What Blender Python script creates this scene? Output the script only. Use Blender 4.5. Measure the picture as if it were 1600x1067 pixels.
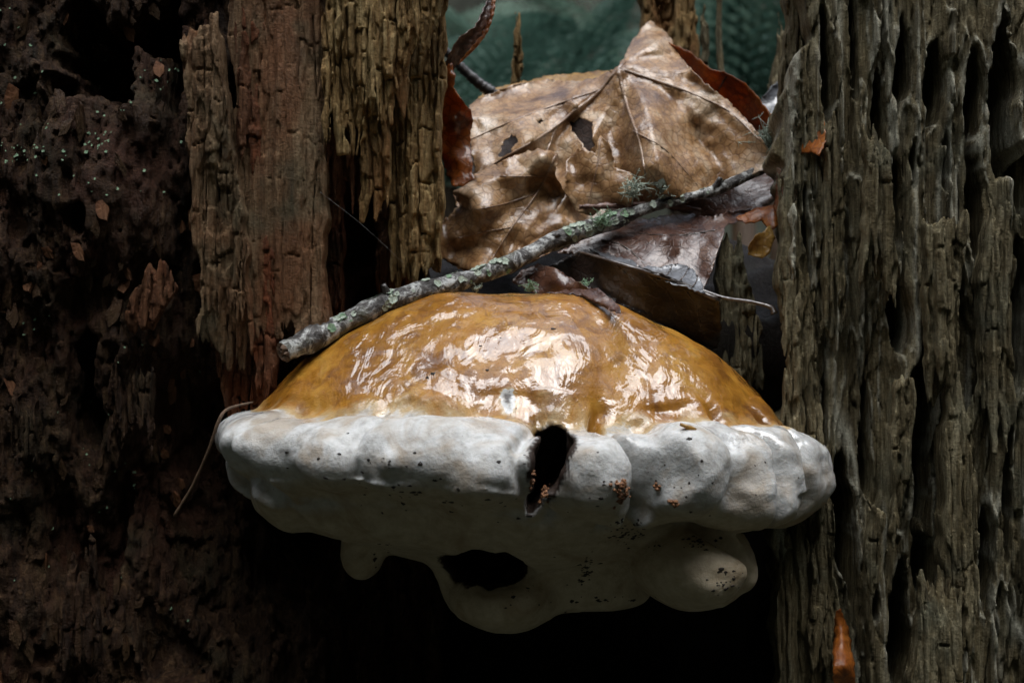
import bpy, math, random
import numpy as np
from mathutils import Vector, Matrix, Euler
from mathutils.geometry import delaunay_2d_cdt
random.seed(7)
scene = bpy.context.scene
for o in list(bpy.data.objects):
    bpy.data.objects.remove(o)
C = scene.collection

# ------------------------------------------------------------------ camera, sky, sun, exposure
cam_d = bpy.data.cameras.new('camera'); cam = bpy.data.objects.new('camera', cam_d); C.objects.link(cam)
D = 500.0                                   # mm, camera to the plane y = 0
cam.location = (0, -D / 1000, 0); cam.rotation_euler = (math.radians(90), 0, 0)
cam_d.sensor_width = 36; cam_d.lens = 45; cam_d.clip_start = 0.01; cam_d.clip_end = 500
cam_d.dof.use_dof = True; cam_d.dof.focus_distance = 0.515; cam_d.dof.aperture_fstop = 14
scene.camera = cam

SUN_EL, SUN_AZ = 70, 16                      # elevation; azimuth from straight behind the camera, to the right
w = bpy.data.worlds.new('World'); scene.world = w; w.use_nodes = True
nt = w.node_tree; bg = nt.nodes['Background']
sky = nt.nodes.new('ShaderNodeTexSky'); sky.sky_type = 'NISHITA'; sky.sun_disc = False
sky.sun_elevation = math.radians(SUN_EL); sky.sun_rotation = math.radians(180 - SUN_AZ)
sky.air_density = 1.0; sky.dust_density = 4.0; sky.ozone_density = 1.0
hsv = nt.nodes.new('ShaderNodeHueSaturation'); hsv.inputs['Saturation'].default_value = 0.45   # overcast: a greyer sky, all round
nt.links.new(sky.outputs[0], hsv.inputs['Color']); nt.links.new(hsv.outputs[0], bg.inputs[0])
bg.inputs[1].default_value = 0.10
sl = bpy.data.lights.new('sun', 'SUN'); sun = bpy.data.objects.new('sun', sl); C.objects.link(sun)
sl.energy = 1.5; sl.angle = math.radians(68); sl.color = (0.90, 0.95, 1.0)
_e, _a = math.radians(SUN_EL), math.radians(SUN_AZ)
sdir = Vector((math.sin(_a) * math.cos(_e), -math.cos(_a) * math.cos(_e), math.sin(_e)))
sun.rotation_euler = sdir.to_track_quat('Z', 'Y').to_euler(); sun.location = (0, -1, 4)
scene.view_settings.view_transform = 'Standard'; scene.view_settings.look = 'None'
scene.view_settings.gamma = 1; scene.view_settings.use_curve_mapping = False
scene.view_settings.exposure = 1.2
scene.render.engine = 'CYCLES'; scene.cycles.max_bounces = 6

# ------------------------------------------------------------------ helpers: positions in mm, meshes in m
def P(px, py, y):
    s = (D + y) / 2000.0
    return ((px - 800) * s, y, (533.5 - py) * s)
def S(y): return (D + y) / 2000.0           # mm per photo pixel at depth y

def _bs(a, s):
    u = a / s; u = u - math.floor(u.min()) + 1.0
    i = np.floor(u).astype(int); f = u - i
    M = np.zeros((len(a), i.max() + 3), np.float32); r = np.arange(len(a))
    M[r, i - 1] += (1 - f) ** 3 / 6; M[r, i] += (3 * f ** 3 - 6 * f * f + 4) / 6
    M[r, i + 1] += (-3 * f ** 3 + 3 * f * f + 3 * f + 1) / 6; M[r, i + 2] += f ** 3 / 6
    return M
def noise3(X, Y, Z, s, seed):               # smooth noise on a grid, cell sizes s, unit spread
    rng = np.random.default_rng(seed); Mx, My, Mz = _bs(X, s[0]), _bs(Y, s[1]), _bs(Z, s[2])
    L = rng.standard_normal((Mx.shape[1], My.shape[1], Mz.shape[1])).astype(np.float32)
    t = np.tensordot(Mx, L, (1, 0)); t = np.einsum('bj,ajk->abk', My, t, optimize=True)
    return np.tensordot(t, Mz, (2, 1)) * 3.0
def noise2(X, Z, s, seed):
    rng = np.random.default_rng(seed); Mx, Mz = _bs(X, s[0]), _bs(Z, s[1])
    L = rng.standard_normal((Mx.shape[1], Mz.shape[1])).astype(np.float32)
    return (Mx @ L @ Mz.T) * 2.1
def noise1(X, s, seed):
    rng = np.random.default_rng(seed); M = _bs(X, s)
    return (M @ rng.standard_normal(M.shape[1]).astype(np.float32)) * 1.45
def pnoise(p, s, seed):                     # smooth noise at scattered points (n,3)
    rng = np.random.default_rng(seed); tab = rng.standard_normal(4096)
    q = np.asarray(p) / np.asarray(s, float); i = np.floor(q).astype(np.int64); f = q - i; f = f * f * (3 - 2 * f)
    out = 0
    for a in (0, 1):
        for b in (0, 1):
            for c in (0, 1):
                h = ((i[:, 0] + a) * 73856093 ^ (i[:, 1] + b) * 19349663 ^ (i[:, 2] + c) * 83492791) & 4095
                wt = (f[:, 0] if a else 1 - f[:, 0]) * (f[:, 1] if b else 1 - f[:, 1]) * (f[:, 2] if c else 1 - f[:, 2])
                out = out + wt * tab[h]
    return out * 1.5
def smin(a, b, k):
    h = np.clip(0.5 + 0.5 * (b - a) / k, 0, 1)
    return b * (1 - h) + a * h - k * h * (1 - h)
def smax(a, b, k): return -smin(-a, -b, k)
def sst(a, b, x):
    t = np.clip((x - a) / (b - a), 0, 1); return t * t * (3 - 2 * t)

def surfnet(f, X, Y, Z):                    # surface of f = 0 (inside negative) as verts (mm) and quads
    f = f.astype(np.float32).copy()
    for ax in range(3):
        for e in (0, -1):
            sl_ = [slice(None)] * 3; sl_[ax] = e; sl_ = tuple(sl_); f[sl_] = np.maximum(f[sl_], 0.05)
    s = f < 0; n = np.array(f.shape) - 1
    def cor(arr, c): return arr[c[0]:c[0] + n[0], c[1]:c[1] + n[1], c[2]:c[2] + n[2]]
    cs = [(a, b, c) for a in (0, 1) for b in (0, 1) for c in (0, 1)]
    cnt = sum(cor(s, c).astype(np.int8) for c in cs)
    act = (cnt > 0) & (cnt < 8)
    I, J, K = np.nonzero(act)
    idx = np.full(act.shape, -1, np.int32); idx[I, J, K] = np.arange(len(I))
    pos = np.zeros((len(I), 3)); num = np.zeros(len(I))
    for c in cs:
        for ax in range(3):
            if c[ax]: continue
            d = list(c); d[ax] = 1
            fa = f[I + c[0], J + c[1], K + c[2]]; fb = f[I + d[0], J + d[1], K + d[2]]
            m = (fa < 0) != (fb < 0); t = np.where(m, fa / np.where(m, fa - fb, 1), 0)
            for k in range(3): pos[:, k] += m * (c[k] + (t if k == ax else 0))
            num += m
    pos /= num[:, None]
    def lin(A, i, u): return A[i] + (A[i + 1] - A[i]) * u
    V = np.stack([lin(X, I, pos[:, 0]), lin(Y, J, pos[:, 1]), lin(Z, K, pos[:, 2])], 1)
    F = []
    for ax in range(3):
        b, c = (ax + 1) % 3, (ax + 2) % 3
        lo = [slice(None)] * 3; hi = [slice(None)] * 3
        lo[ax] = slice(0, -1); hi[ax] = slice(1, None)
        for q in (b, c): lo[q] = hi[q] = slice(1, -1)
        sa, sb = s[tuple(lo)], s[tuple(hi)]
        for inside in (True, False):
            E = np.argwhere((sa == inside) & (sb != inside))
            if not len(E): continue
            E[:, b] += 1; E[:, c] += 1
            def cell(db, dc):
                q = E.copy(); q[:, b] += db; q[:, c] += dc; return idx[q[:, 0], q[:, 1], q[:, 2]]
            Q = np.stack([cell(-1, -1), cell(0, -1), cell(0, 0), cell(-1, 0)], 1)
            F.append(Q if inside else Q[:, ::-1])
    return V, np.concatenate(F)
def blocks(X, Z, w_, h_, seed, wx=1.2, wz=0.9):      # cracked cells: a depth per cell and a crack mask
    u = (X[:, None] + wx * noise2(X, Z, (8, 22), seed) + .35 * noise2(X, Z, (2, 5), seed + 1)) / w_; ci = np.floor(u).astype(int)
    tab = np.random.default_rng(seed).standard_normal(4096); jit = np.random.default_rng(seed + 5).random(4096)
    v = Z[None, :] / h_ * (0.7 + .6 * jit[(ci * 7) & 4095]) + 9 * jit[ci & 4095] + wz * noise2(X, Z, (3, 6), seed + 2) / h_; ri = np.floor(v).astype(int)
    val = tab[(ci * 131 + ri * 17) & 4095]; fu, fv = u - ci, v - ri
    d = np.minimum(np.minimum(fu, 1 - fu) * w_, np.minimum(fv, 1 - fv) * h_ * 1.3)
    return val, np.exp(-(d / .45) ** 2)
def vnormals(V, F):
    n = np.cross(V[F[:, 2]] - V[F[:, 0]], V[F[:, 3 if F.shape[1] > 3 else 1]] - V[F[:, 1 if F.shape[1] > 3 else 0]])
    if F.shape[1] == 3: n = np.cross(V[F[:, 1]] - V[F[:, 0]], V[F[:, 2]] - V[F[:, 0]])
    N = np.zeros_like(V)
    for k in range(F.shape[1]): np.add.at(N, F[:, k], n)
    return N / np.maximum(np.linalg.norm(N, axis=1), 1e-9)[:, None]
def relax(V, F, n=1, a=0.5):
    for _ in range(n):
        A = np.zeros_like(V); c = np.zeros(len(V))
        for k in range(F.shape[1]):
            np.add.at(A, F[:, k], V[F[:, (k + 1) % F.shape[1]]]); np.add.at(A, F[:, k], V[F[:, k - 1]]); np.add.at(c, F[:, k], 2)
        V = V * (1 - a) + a * A / np.maximum(c, 1)[:, None]
    return V

ORIG = {}
def obj(name, V, F, m, parent=None, smooth=True, attrs=None, normals=None, kind=None):
    """V in mm (world), F an (n,k) array or list of faces; one mesh object."""
    V = np.asarray(V, float) / 1000.0
    if parent is not None: V = V - np.array(ORIG[parent.name])
    me = bpy.data.meshes.new(name)
    if isinstance(F, np.ndarray):
        k = F.shape[1]
        me.vertices.add(len(V)); me.vertices.foreach_set('co', V.astype(np.float32).ravel())
        me.loops.add(F.size); me.loops.foreach_set('vertex_index', F.astype(np.int32).ravel())
        me.polygons.add(len(F)); me.polygons.foreach_set('loop_start', np.arange(0, F.size, k, dtype=np.int32))
        me.update(calc_edges=True); me.validate()
    else:
        me.from_pydata(V.tolist(), [], [list(f) for f in F]); me.update()
    me.polygons.foreach_set('use_smooth', np.full(len(me.polygons), smooth))
    for an, av in (attrs or {}).items():
        at = me.attributes.new(an, 'FLOAT', 'POINT'); at.data.foreach_set('value', np.asarray(av, np.float32))
    if normals is not None: me.normals_split_custom_set_from_vertices(np.asarray(normals).tolist())
    me.materials.append(m)
    o = bpy.data.objects.new(name, me); C.objects.link(o)
    if parent is not None: o.parent = parent
    ORIG[o.name] = (0, 0, 0) if parent is None else ORIG[parent.name]
    if kind: o['kind'] = kind
    return o
def thing(name, label, cat, base=(0, 0, 0), group=None):
    e = bpy.data.objects.new(name, None); C.objects.link(e); e.empty_display_size = 0.02
    e.location = [b / 1000 for b in base]; ORIG[e.name] = tuple(b / 1000 for b in base)
    e['label'] = label; e['category'] = cat
    if group: e['group'] = group
    return e
def tag(o, label, cat, group=None):
    o['label'] = label; o['category'] = cat
    if group: o['group'] = group
    return o
def grid(x0, x1, y0, y1, z0, z1, r):
    r = r if isinstance(r, tuple) else (r, r, r)
    X = np.arange(x0, x1 + r[0], r[0]); Y = np.arange(y0, y1 + r[1], r[1]); Z = np.arange(z0, z1 + r[2], r[2])
    return X, Y, Z, X[:, None, None], Y[None, :, None], Z[None, None, :]
def tube(pts, rad, n=8, wob=0.0, seed=0, cap=True):
    """smooth tube through points (mm), radius per point"""
    pts = np.asarray(pts, float); m = len(pts)
    T = np.gradient(pts, axis=0); T /= np.linalg.norm(T, axis=1)[:, None]
    up = np.array([0.13, -0.4, 0.9]); V = []; rng = np.random.default_rng(seed)
    for i in range(m):
        a = np.cross(T[i], up); a /= np.linalg.norm(a); b = np.cross(a, T[i])
        for k in range(n):
            t = 2 * math.pi * k / n
            V.append(pts[i] + (a * math.cos(t) + b * math.sin(t)) * rad[i] * (1 + wob * rng.standard_normal()))
    F = [[i * n + k, i * n + (k + 1) % n, (i + 1) * n + (k + 1) % n, (i + 1) * n + k] for i in range(m - 1) for k in range(n)]
    if cap: F += [[k for k in range(n)][::-1], [(m - 1) * n + k for k in range(n)]]
    return np.array(V), F
def spline(pts, n):
    """Catmull-Rom through points of any dimension"""
    p = np.asarray(pts, float); p = np.vstack([2 * p[0] - p[1], p, 2 * p[-1] - p[-2]])
    out = []; segs = len(p) - 3
    for u in np.linspace(0, segs - 1e-6, n):
        i = int(u); t = u - i; a, b, c, d = p[i:i + 4]
        out.append(0.5 * ((2 * b) + (c - a) * t + (2 * a - 5 * b + 4 * c - d) * t * t + (3 * b - a - 3 * c + d) * t ** 3))
    return np.array(out)

# ------------------------------------------------------------------ materials
class NT:
    def __init__(s, name):
        s.m = bpy.data.materials.new(name); s.m.use_nodes = True; s.t = s.m.node_tree
        s.b = s.t.nodes['Principled BSDF']; s.out = s.t.nodes['Material Output']
        s.co = s.t.nodes.new('ShaderNodeTexCoord').outputs['Object']
    def n(s, kind, **kw):
        x = s.t.nodes.new(kind)
        for k, v in kw.items():
            if hasattr(x, k): setattr(x, k, v)
            else: x.inputs[k.replace('_', ' ')].default_value = v
        return x
    def l(s, a, b): s.t.links.new(a, b)
    def mapping(s, sc, rot=(0, 0, 0)):
        x = s.n('ShaderNodeMapping'); x.inputs['Scale'].default_value = sc; x.inputs['Rotation'].default_value = rot; s.l(s.co, x.inputs[0]); return x.outputs[0]
    def noise(s, scale, detail=4, rough=0.55, dist=0.0, vec=None):
        x = s.n('ShaderNodeTexNoise'); x.inputs['Scale'].default_value = scale; x.inputs['Detail'].default_value = detail
        x.inputs['Roughness'].default_value = rough; x.inputs['Distortion'].default_value = dist
        s.l(vec if vec is not None else s.co, x.inputs['Vector']); return x.outputs[0]
    def ramp(s, f, stops, interp='LINEAR'):
        x = s.n('ShaderNodeValToRGB'); r = x.color_ramp; r.interpolation = interp
        while len(r.elements) < len(stops): r.elements.new(0.5)
        for e, (p, c) in zip(r.elements, stops):
            e.position = p; e.color = (*c, 1) if not isinstance(c, (int, float)) else (c, c, c, 1)
        s.l(f, x.inputs[0]); return x.outputs[0]
    def mix(s, f, a, b, mode='MIX'):
        x = s.n('ShaderNodeMix'); x.data_type = 'RGBA'; x.blend_type = mode
        for v, i in ((f, 0), (a, 6), (b, 7)):
            if isinstance(v, (int, float)): x.inputs[i].default_value = v
            elif isinstance(v, tuple): x.inputs[i].default_value = (*v, 1)
            else: s.l(v, x.inputs[i])
        return x.outputs[2]
    def math(s, op, a, b=None, clamp=False):
        x = s.n('ShaderNodeMath'); x.operation = op; x.use_clamp = clamp
        for v, i in ((a, 0), (b, 1)):
            if v is None: continue
            if isinstance(v, (int, float)): x.inputs[i].default_value = v
            else: s.l(v, x.inputs[i])
        return x.outputs[0]
    def attr(s, name):
        x = s.n('ShaderNodeAttribute'); x.attribute_name = name; return x.outputs['Fac']
    def bump(s, h, strength, dist, prev=None):
        x = s.n('ShaderNodeBump'); x.inputs['Strength'].default_value = strength; x.inputs['Distance'].default_value = dist
        s.l(h, x.inputs['Height'])
        if prev is not None: s.l(prev, x.inputs['Normal'])
        return x.outputs[0]

def wood_mat(name, dark, mid, pale, *, algae=(0.07, 0.085, 0.055), alg=0.5, rough=0.55, bump=1.0, red=None, fibre=1.0):
    k = NT(name); b = k.b
    g1 = k.noise(1.0, 6, 0.65, 0.5, k.mapping((620 * fibre, 620 * fibre, 26)))
    g2 = k.noise(1.0, 5, 0.62, 0.3, k.mapping((150, 150, 14)))
    blot = k.noise(38, 5, 0.6)
    col = k.ramp(g1, [(0.34, dark), (0.5, mid), (0.66, pale)])
    col2 = k.ramp(g2, [(0.34, dark), (0.52, mid), (0.68, pale)])
    col = k.mix(0.5, col, col2)
    if red:
        col = k.mix(k.ramp(k.noise(26, 4, 0.6, 0.5, k.mapping((1, 1, 0.35))), [(0.48, 0.0), (0.62, 0.8)]), col, red)
    col = k.mix(k.math('MULTIPLY', k.ramp(blot, [(0.5, 0.0), (0.68, 1.0)]), alg), col, algae)
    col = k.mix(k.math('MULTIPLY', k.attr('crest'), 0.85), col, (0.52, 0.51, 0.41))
    fine = k.noise(900, 4, 0.7)
    col = k.mix(k.ramp(fine, [(0.3, 0.55), (0.6, 0.0)]), col, dark)
    k.l(col, b.inputs['Base Color'])
    k.l(k.ramp(k.noise(60, 3), [(0.35, rough - 0.1), (0.7, rough + 0.3)]), b.inputs['Roughness']); b.inputs['Specular IOR Level'].default_value = 0.16
    h = k.math('ADD', k.math('MULTIPLY', g1, 1.0), k.math('MULTIPLY', fine, 0.6))
    cross = k.noise(1.0, 3, 0.6, 0.0, k.mapping((90, 90, 520)))
    h = k.math('ADD', h, k.math('MULTIPLY', cross, 0.12))
    k.l(k.bump(h, 1.0 * bump, 0.0019), b.inputs['Normal'])
    return k.m
M = {}
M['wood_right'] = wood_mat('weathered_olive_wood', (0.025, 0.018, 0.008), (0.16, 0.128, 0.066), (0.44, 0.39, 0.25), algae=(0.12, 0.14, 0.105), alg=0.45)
M['wood_plank'] = wood_mat('grey_brown_wood', (0.03, 0.015, 0.006), (0.17, 0.098, 0.048), (0.36, 0.25, 0.145), algae=(0.11, 0.12, 0.075), alg=0.5, red=(0.19, 0.08, 0.035))
M['wood_pale'] = wood_mat('pale_ochre_wood', (0.05, 0.026, 0.009), (0.33, 0.205, 0.08), (0.60, 0.46, 0.23), algae=(0.20, 0.18, 0.08), alg=0.35, red=(0.24, 0.10, 0.033))
M['wood_red'] = wood_mat('red_rotten_wood', (0.03, 0.012, 0.006), (0.12, 0.048, 0.02), (0.22, 0.11, 0.055), alg=0.3, red=(0.19, 0.055, 0.02))
M['bark'] = wood_mat('dark_crumbly_bark', (0.007, 0.004, 0.0025), (0.042, 0.020, 0.009), (0.14, 0.085, 0.042), algae=(0.05, 0.05, 0.026), alg=0.4, red=(0.06, 0.024, 0.013), rough=0.48, bump=1.3, fibre=0.7)
M['wood_shade'] = wood_mat('hollow_shade_wood', (0.006, 0.005, 0.004), (0.014, 0.010, 0.008), (0.026, 0.02, 0.016), alg=0.1)  # near-black colour stands in for the deep shade of the hollow

def fungus_mat():
    k = NT('wet_bracket_fungus'); b = k.b
    capd, und = k.attr('capd'), k.attr('under')
    n1 = k.noise(55, 4, 0.6, 0.4); n2 = k.noise(210, 5, 0.6); n3 = k.noise(900, 3, 0.6)
    # orange crust
    crust = k.ramp(n1, [(0.3, (0.18, 0.068, 0.006)), (0.5, (0.31, 0.135, 0.013)), (0.7, (0.41, 0.215, 0.036))])
    crust = k.mix(k.ramp(k.noise(95, 5, 0.65, 1.2, k.mapping((1, 1, 0.55))), [(0.50, 0.0), (0.66, 0.8)]), crust, (0.14, 0.05, 0.008))
    crust = k.mix(k.ramp(n3, [(0.66, 0.0), (0.74, 0.8)]), crust, (0.16, 0.05, 0.01))
    white = k.ramp(n2, [(0.3, (0.33, 0.325, 0.31)), (0.5, (0.49, 0.495, 0.485)), (0.7, (0.57, 0.575, 0.57))])
    white = k.mix(k.ramp(k.noise(48, 4, 0.6, 0.8), [(0.47, 0.0), (0.64, 0.7)]), white, (0.34, 0.275, 0.20))
    white = k.mix(k.ramp(k.noise(620, 3, 0.7), [(0.68, 0.0), (0.73, 0.75)]), white, (0.14, 0.11, 0.08))
    pore = k.ramp(n2, [(0.3, (0.42, 0.345, 0.235)), (0.7, (0.58, 0.50, 0.37))])
    pore = k.mix(k.ramp(k.noise(520, 4, 0.7, 0, k.mapping((1, 1, 1))), [(0.69, 0.0), (0.73, 0.9)]), pore, (0.03, 0.022, 0.016))
    pore = k.mix(k.ramp(k.noise(38, 5, 0.65, 0.8), [(0.50, 0.0), (0.68, 0.55)]), pore, (0.27, 0.18, 0.09))
    # borders with a ragged line
    f = k.math('ADD', capd, k.math('MULTIPLY', k.math('SUBTRACT', k.noise(60, 6, 0.62, 0.6), 0.5), 25.0))
    mr = k.n('ShaderNodeMapRange'); mr.inputs['From Min'].default_value = -5.0; mr.inputs['From Max'].default_value = 6.0
    mr.interpolation_type = 'SMOOTHSTEP'; k.l(f, mr.inputs[0]); capf = mr.outputs[0]
    trans = k.mix(k.ramp(capf, [(0.0, 0.0), (0.25, 0.85), (0.8, 0.9), (1.0, 0.6)]), white, (0.42, 0.31, 0.14))
    col = k.mix(und, white, pore)
    col = k.mix(capf, trans, crust)
    col = k.mix(und, col, pore)
    hole = k.attr('hole'); col = k.mix(hole, col, (0.022, 0.013, 0.009))  # openings and crease painted near-black, their depth shade put into the colour
    k.l(col, b.inputs['Base Color'])
    k.l(k.math('ADD', 0.62, k.math('MULTIPLY', capf, -0.2)), b.inputs['Roughness'])
    b.inputs['Specular IOR Level'].default_value = 0.25
    b.inputs['Subsurface Weight'].default_value = 0.12; b.inputs['Subsurface Radius'].default_value = (0.004, 0.0025, 0.0015); b.inputs['Subsurface Scale'].default_value = 0.6
    wr = k.noise(1.0, 4, 0.6, 1.5, k.mapping((90, 90, 150)))
    h = k.math('ADD', k.math('MULTIPLY', n2, 1.0), k.math('MULTIPLY', n3, 0.45))
    h = k.math('ADD', h, k.math('MULTIPLY', wr, k.math('SUBTRACT', 0.6, k.math('MULTIPLY', capf, 0.6))))
    k.l(k.bump(h, 0.42, 0.0013), b.inputs['Normal'])
    # water film: thick on the crust, patchy on the pale rim, none below
    wetp = k.ramp(k.noise(42, 4, 0.6, 0.7), [(0.44, 0.0), (0.50, 1.0)])
    wet = k.math('MULTIPLY', k.math('MAXIMUM', capf, k.math('MULTIPLY', wetp, k.ramp(k.math('ADD', k.math('MULTIPLY', capd, 0.035), 0.8), [(0.0, 0.0), (0.3, 1.0)]))), k.math('SUBTRACT', 1.0, und))
    wp = k.ramp(k.noise(34, 6, 0.62, 1.0, k.mapping((1, 1.1, 0.7))), [(0.475, 0.10), (0.495, 1.0)])
    wet = k.math('MULTIPLY', k.math('MULTIPLY', wet, k.math('MAXIMUM', wp, k.math('SUBTRACT', 1.0, capf))), k.math('SUBTRACT', 1.0, hole))
    k.l(wet, b.inputs['Coat Weight']); b.inputs['Coat Roughness'].default_value = 0.045; b.inputs['Coat IOR'].default_value = 1.8
    r0 = k.noise(22, 1, 0.5, 0.3); r1 = k.noise(85, 2, 0.5, 1.8, k.mapping((1.0, 0.8, 0.8))); r2 = k.noise(300, 2, 0.5, 1.4)
    film = k.bump(k.math('ADD', k.math('ADD', k.math('MULTIPLY', r0, 2.4), k.math('MULTIPLY', r1, 0.26)), k.math('MULTIPLY', r2, 0.045)), 0.6, 0.0065)
    k.l(film, b.inputs['Coat Normal'])
    return k.m
M['fungus'] = fungus_mat()

def leaf_mat(name, cols, transl=0.25, wet=0.8, rough=0.35, scale=1.0, spots=0.5, coat_b=0.6):
    k = NT(name); b = k.b
    n1 = k.noise(55 * scale, 5, 0.6, 0.5); n2 = k.noise(260 * scale, 5, 0.65)
    col = k.ramp(n1, [(0.3, cols[0]), (0.5, cols[1]), (0.7, cols[2])])
    col = k.mix(k.ramp(n2, [(0.55, 0.0), (0.72, spots)]), col, cols[0])
    v = k.n('ShaderNodeTexVoronoi'); v.feature = 'DISTANCE_TO_EDGE'; v.inputs['Scale'].default_value = 260
    k.l(k.co, v.inputs['Vector'])
    net = k.ramp(v.outputs[0], [(0.0, 0.0), (0.12, 1.0)])
    col = k.mix(k.math('MULTIPLY', k.math('SUBTRACT', 1.0, net), 0.5), col, cols[0])
    k.l(col, b.inputs['Base Color']); b.inputs['Roughness'].default_value = rough
    h = k.math('ADD', k.math('MULTIPLY', n2, 1.0), k.math('MULTIPLY', net, 0.25))
    nb = k.bump(h, 0.5, 0.0010); k.l(nb, b.inputs['Normal'])
    k.l(k.math('MULTIPLY', k.ramp(k.noise(70, 3, 0.6), [(0.42, 0.15), (0.50, 1.0)]), wet), b.inputs['Coat Weight'])
    b.inputs['Coat Roughness'].default_value = 0.17; b.inputs['Coat IOR'].default_value = 1.75
    k.l(k.bump(k.math('ADD', k.noise(95, 2, 0.5, 0.8), k.math('MULTIPLY', n2, 0.25)), coat_b, 0.0022), b.inputs['Coat Normal'])
    tr = k.n('ShaderNodeBsdfTranslucent'); k.l(col, tr.inputs[0])
    mx = k.n('ShaderNodeMixShader'); mx.inputs[0].default_value = transl
    k.l(b.outputs[0], mx.inputs[1]); k.l(tr.outputs[0], mx.inputs[2]); k.l(mx.outputs[0], k.out.inputs[0])
    return k.m
M['leaf_tan'] = leaf_mat('wet_tan_leaf', ((0.12, 0.05, 0.018), (0.46, 0.265, 0.12), (0.68, 0.54, 0.38)), 0.22, 0.62, spots=0.75)
M['leaf_under'] = leaf_mat('dry_dark_leaf', ((0.012, 0.006, 0.004), (0.05, 0.022, 0.012), (0.10, 0.05, 0.028)), 0.1, 0.05, rough=0.7)
M['leaf_orange'] = leaf_mat('orange_leaf', ((0.14, 0.035, 0.008), (0.42, 0.13, 0.02), (0.55, 0.22, 0.04)), 0.4, 0.4)
M['leaf_red'] = leaf_mat('russet_leaf', ((0.08, 0.02, 0.006), (0.34, 0.095, 0.016), (0.52, 0.18, 0.035)), 0.5, 0.8)
M['leaf_yellow'] = leaf_mat('yellow_brown_leaf', ((0.22, 0.10, 0.02), (0.48, 0.27, 0.06), (0.60, 0.38, 0.10)), 0.4, 0.5)
M['leaf_dark'] = leaf_mat('dark_wet_leaf', ((0.006, 0.004, 0.0035), (0.016, 0.009, 0.007), (0.036, 0.023, 0.018)), 0.02, 0.35)
M['leaf_maroon'] = leaf_mat('maroon_wet_leaf', ((0.035, 0.013, 0.009), (0.10, 0.042, 0.024), (0.19, 0.10, 0.06)), 0.15, 0.55)
M['leaf_silver'] = leaf_mat('wet_grey_leaf', ((0.06, 0.06, 0.065), (0.16, 0.17, 0.19), (0.34, 0.36, 0.40)), 0.1, 1.0)
M['vein'] = leaf_mat('leaf_vein_brown', ((0.16, 0.085, 0.045), (0.30, 0.19, 0.115), (0.42, 0.30, 0.2)), 0.0, 0.6, spots=0.2)
M['vein_dark'] = leaf_mat('dark_leaf_stalk', ((0.03, 0.02, 0.015), (0.06, 0.04, 0.03), (0.10, 0.075, 0.06)), 0.0, 1.0, spots=0.2)

def bark_twig_mat():
    k = NT('lichen_grey_bark'); b = k.b
    n1 = k.noise(150, 5, 0.7, 0.6); n2 = k.noise(520, 4, 0.7)
    col = k.ramp(n1, [(0.40, (0.018, 0.014, 0.012)), (0.50, (0.10, 0.095, 0.09)), (0.57, (0.46, 0.47, 0.46)), (0.72, (0.62, 0.64, 0.62))])
    col = k.mix(k.ramp(k.noise(60, 3), [(0.55, 0.0), (0.7, 0.6)]), col, (0.13, 0.14, 0.10))
    col = k.mix(k.ramp(n2, [(0.35, 0.9), (0.48, 0.0)]), col, (0.015, 0.012, 0.01))
    k.l(col, b.inputs['Base Color']); b.inputs['Roughness'].default_value = 0.45
    k.l(k.bump(k.math('ADD', n1, k.math('MULTIPLY', n2, 0.5)), 1.0, 0.0018), b.inputs['Normal'])
    return k.m
def plain(name, cols, scale=200, rough=0.6, bump=0.5, coat=0.0):
    k = NT(name); b = k.b; n1 = k.noise(scale, 5, 0.65)
    k.l(k.ramp(n1, [(0.3, cols[0]), (0.7, cols[1])]), b.inputs['Base Color']); b.inputs['Roughness'].default_value = rough
    b.inputs['Coat Weight'].default_value = coat
    k.l(k.bump(k.noise(scale * 3, 4, 0.65), bump, 0.001), b.inputs['Normal']); return k.m
M['twig'] = bark_twig_mat()
M['twig_end'] = plain('broken_twig_wood', ((0.05, 0.025, 0.015), (0.26, 0.17, 0.11)), 500, 0.7)
M['twig_brown'] = plain('brown_twig', ((0.05, 0.028, 0.014), (0.15, 0.09, 0.05)), 500, 0.6)
M['twig_black'] = plain('black_wet_twig', ((0.012, 0.01, 0.009), (0.04, 0.033, 0.03)), 400, 0.35, coat=0.6)
M['twig_red'] = plain('reddish_twig', ((0.07, 0.028, 0.018), (0.19, 0.09, 0.06)), 400, 0.45, coat=0.4)
M['lichen'] = plain('pale_green_lichen', ((0.22, 0.28, 0.22), (0.50, 0.56, 0.47)), 600, 0.8)
M['lichen_green'] = plain('green_lichen', ((0.09, 0.17, 0.10), (0.26, 0.38, 0.24)), 600, 0.8)
M['moss'] = plain('dark_moss', ((0.02, 0.035, 0.012), (0.06, 0.085, 0.03)), 700, 0.8)
M['frass'] = plain('brown_frass', ((0.09, 0.03, 0.012), (0.36, 0.17, 0.07)), 900, 0.5)
M['dirt'] = plain('black_dirt', ((0.010, 0.008, 0.006), (0.035, 0.024, 0.016)), 800, 0.5)
M['soil'] = plain('forest_soil', ((0.012, 0.014, 0.008), (0.05, 0.045, 0.03)), 4, 0.95)
M['bank'] = plain('dark_forest_bank', ((0.012, 0.013, 0.010), (0.042, 0.045, 0.034)), 1.6, 0.98); M['bank'].node_tree.nodes['Principled BSDF'].inputs['Specular IOR Level'].default_value = 0.05
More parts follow.
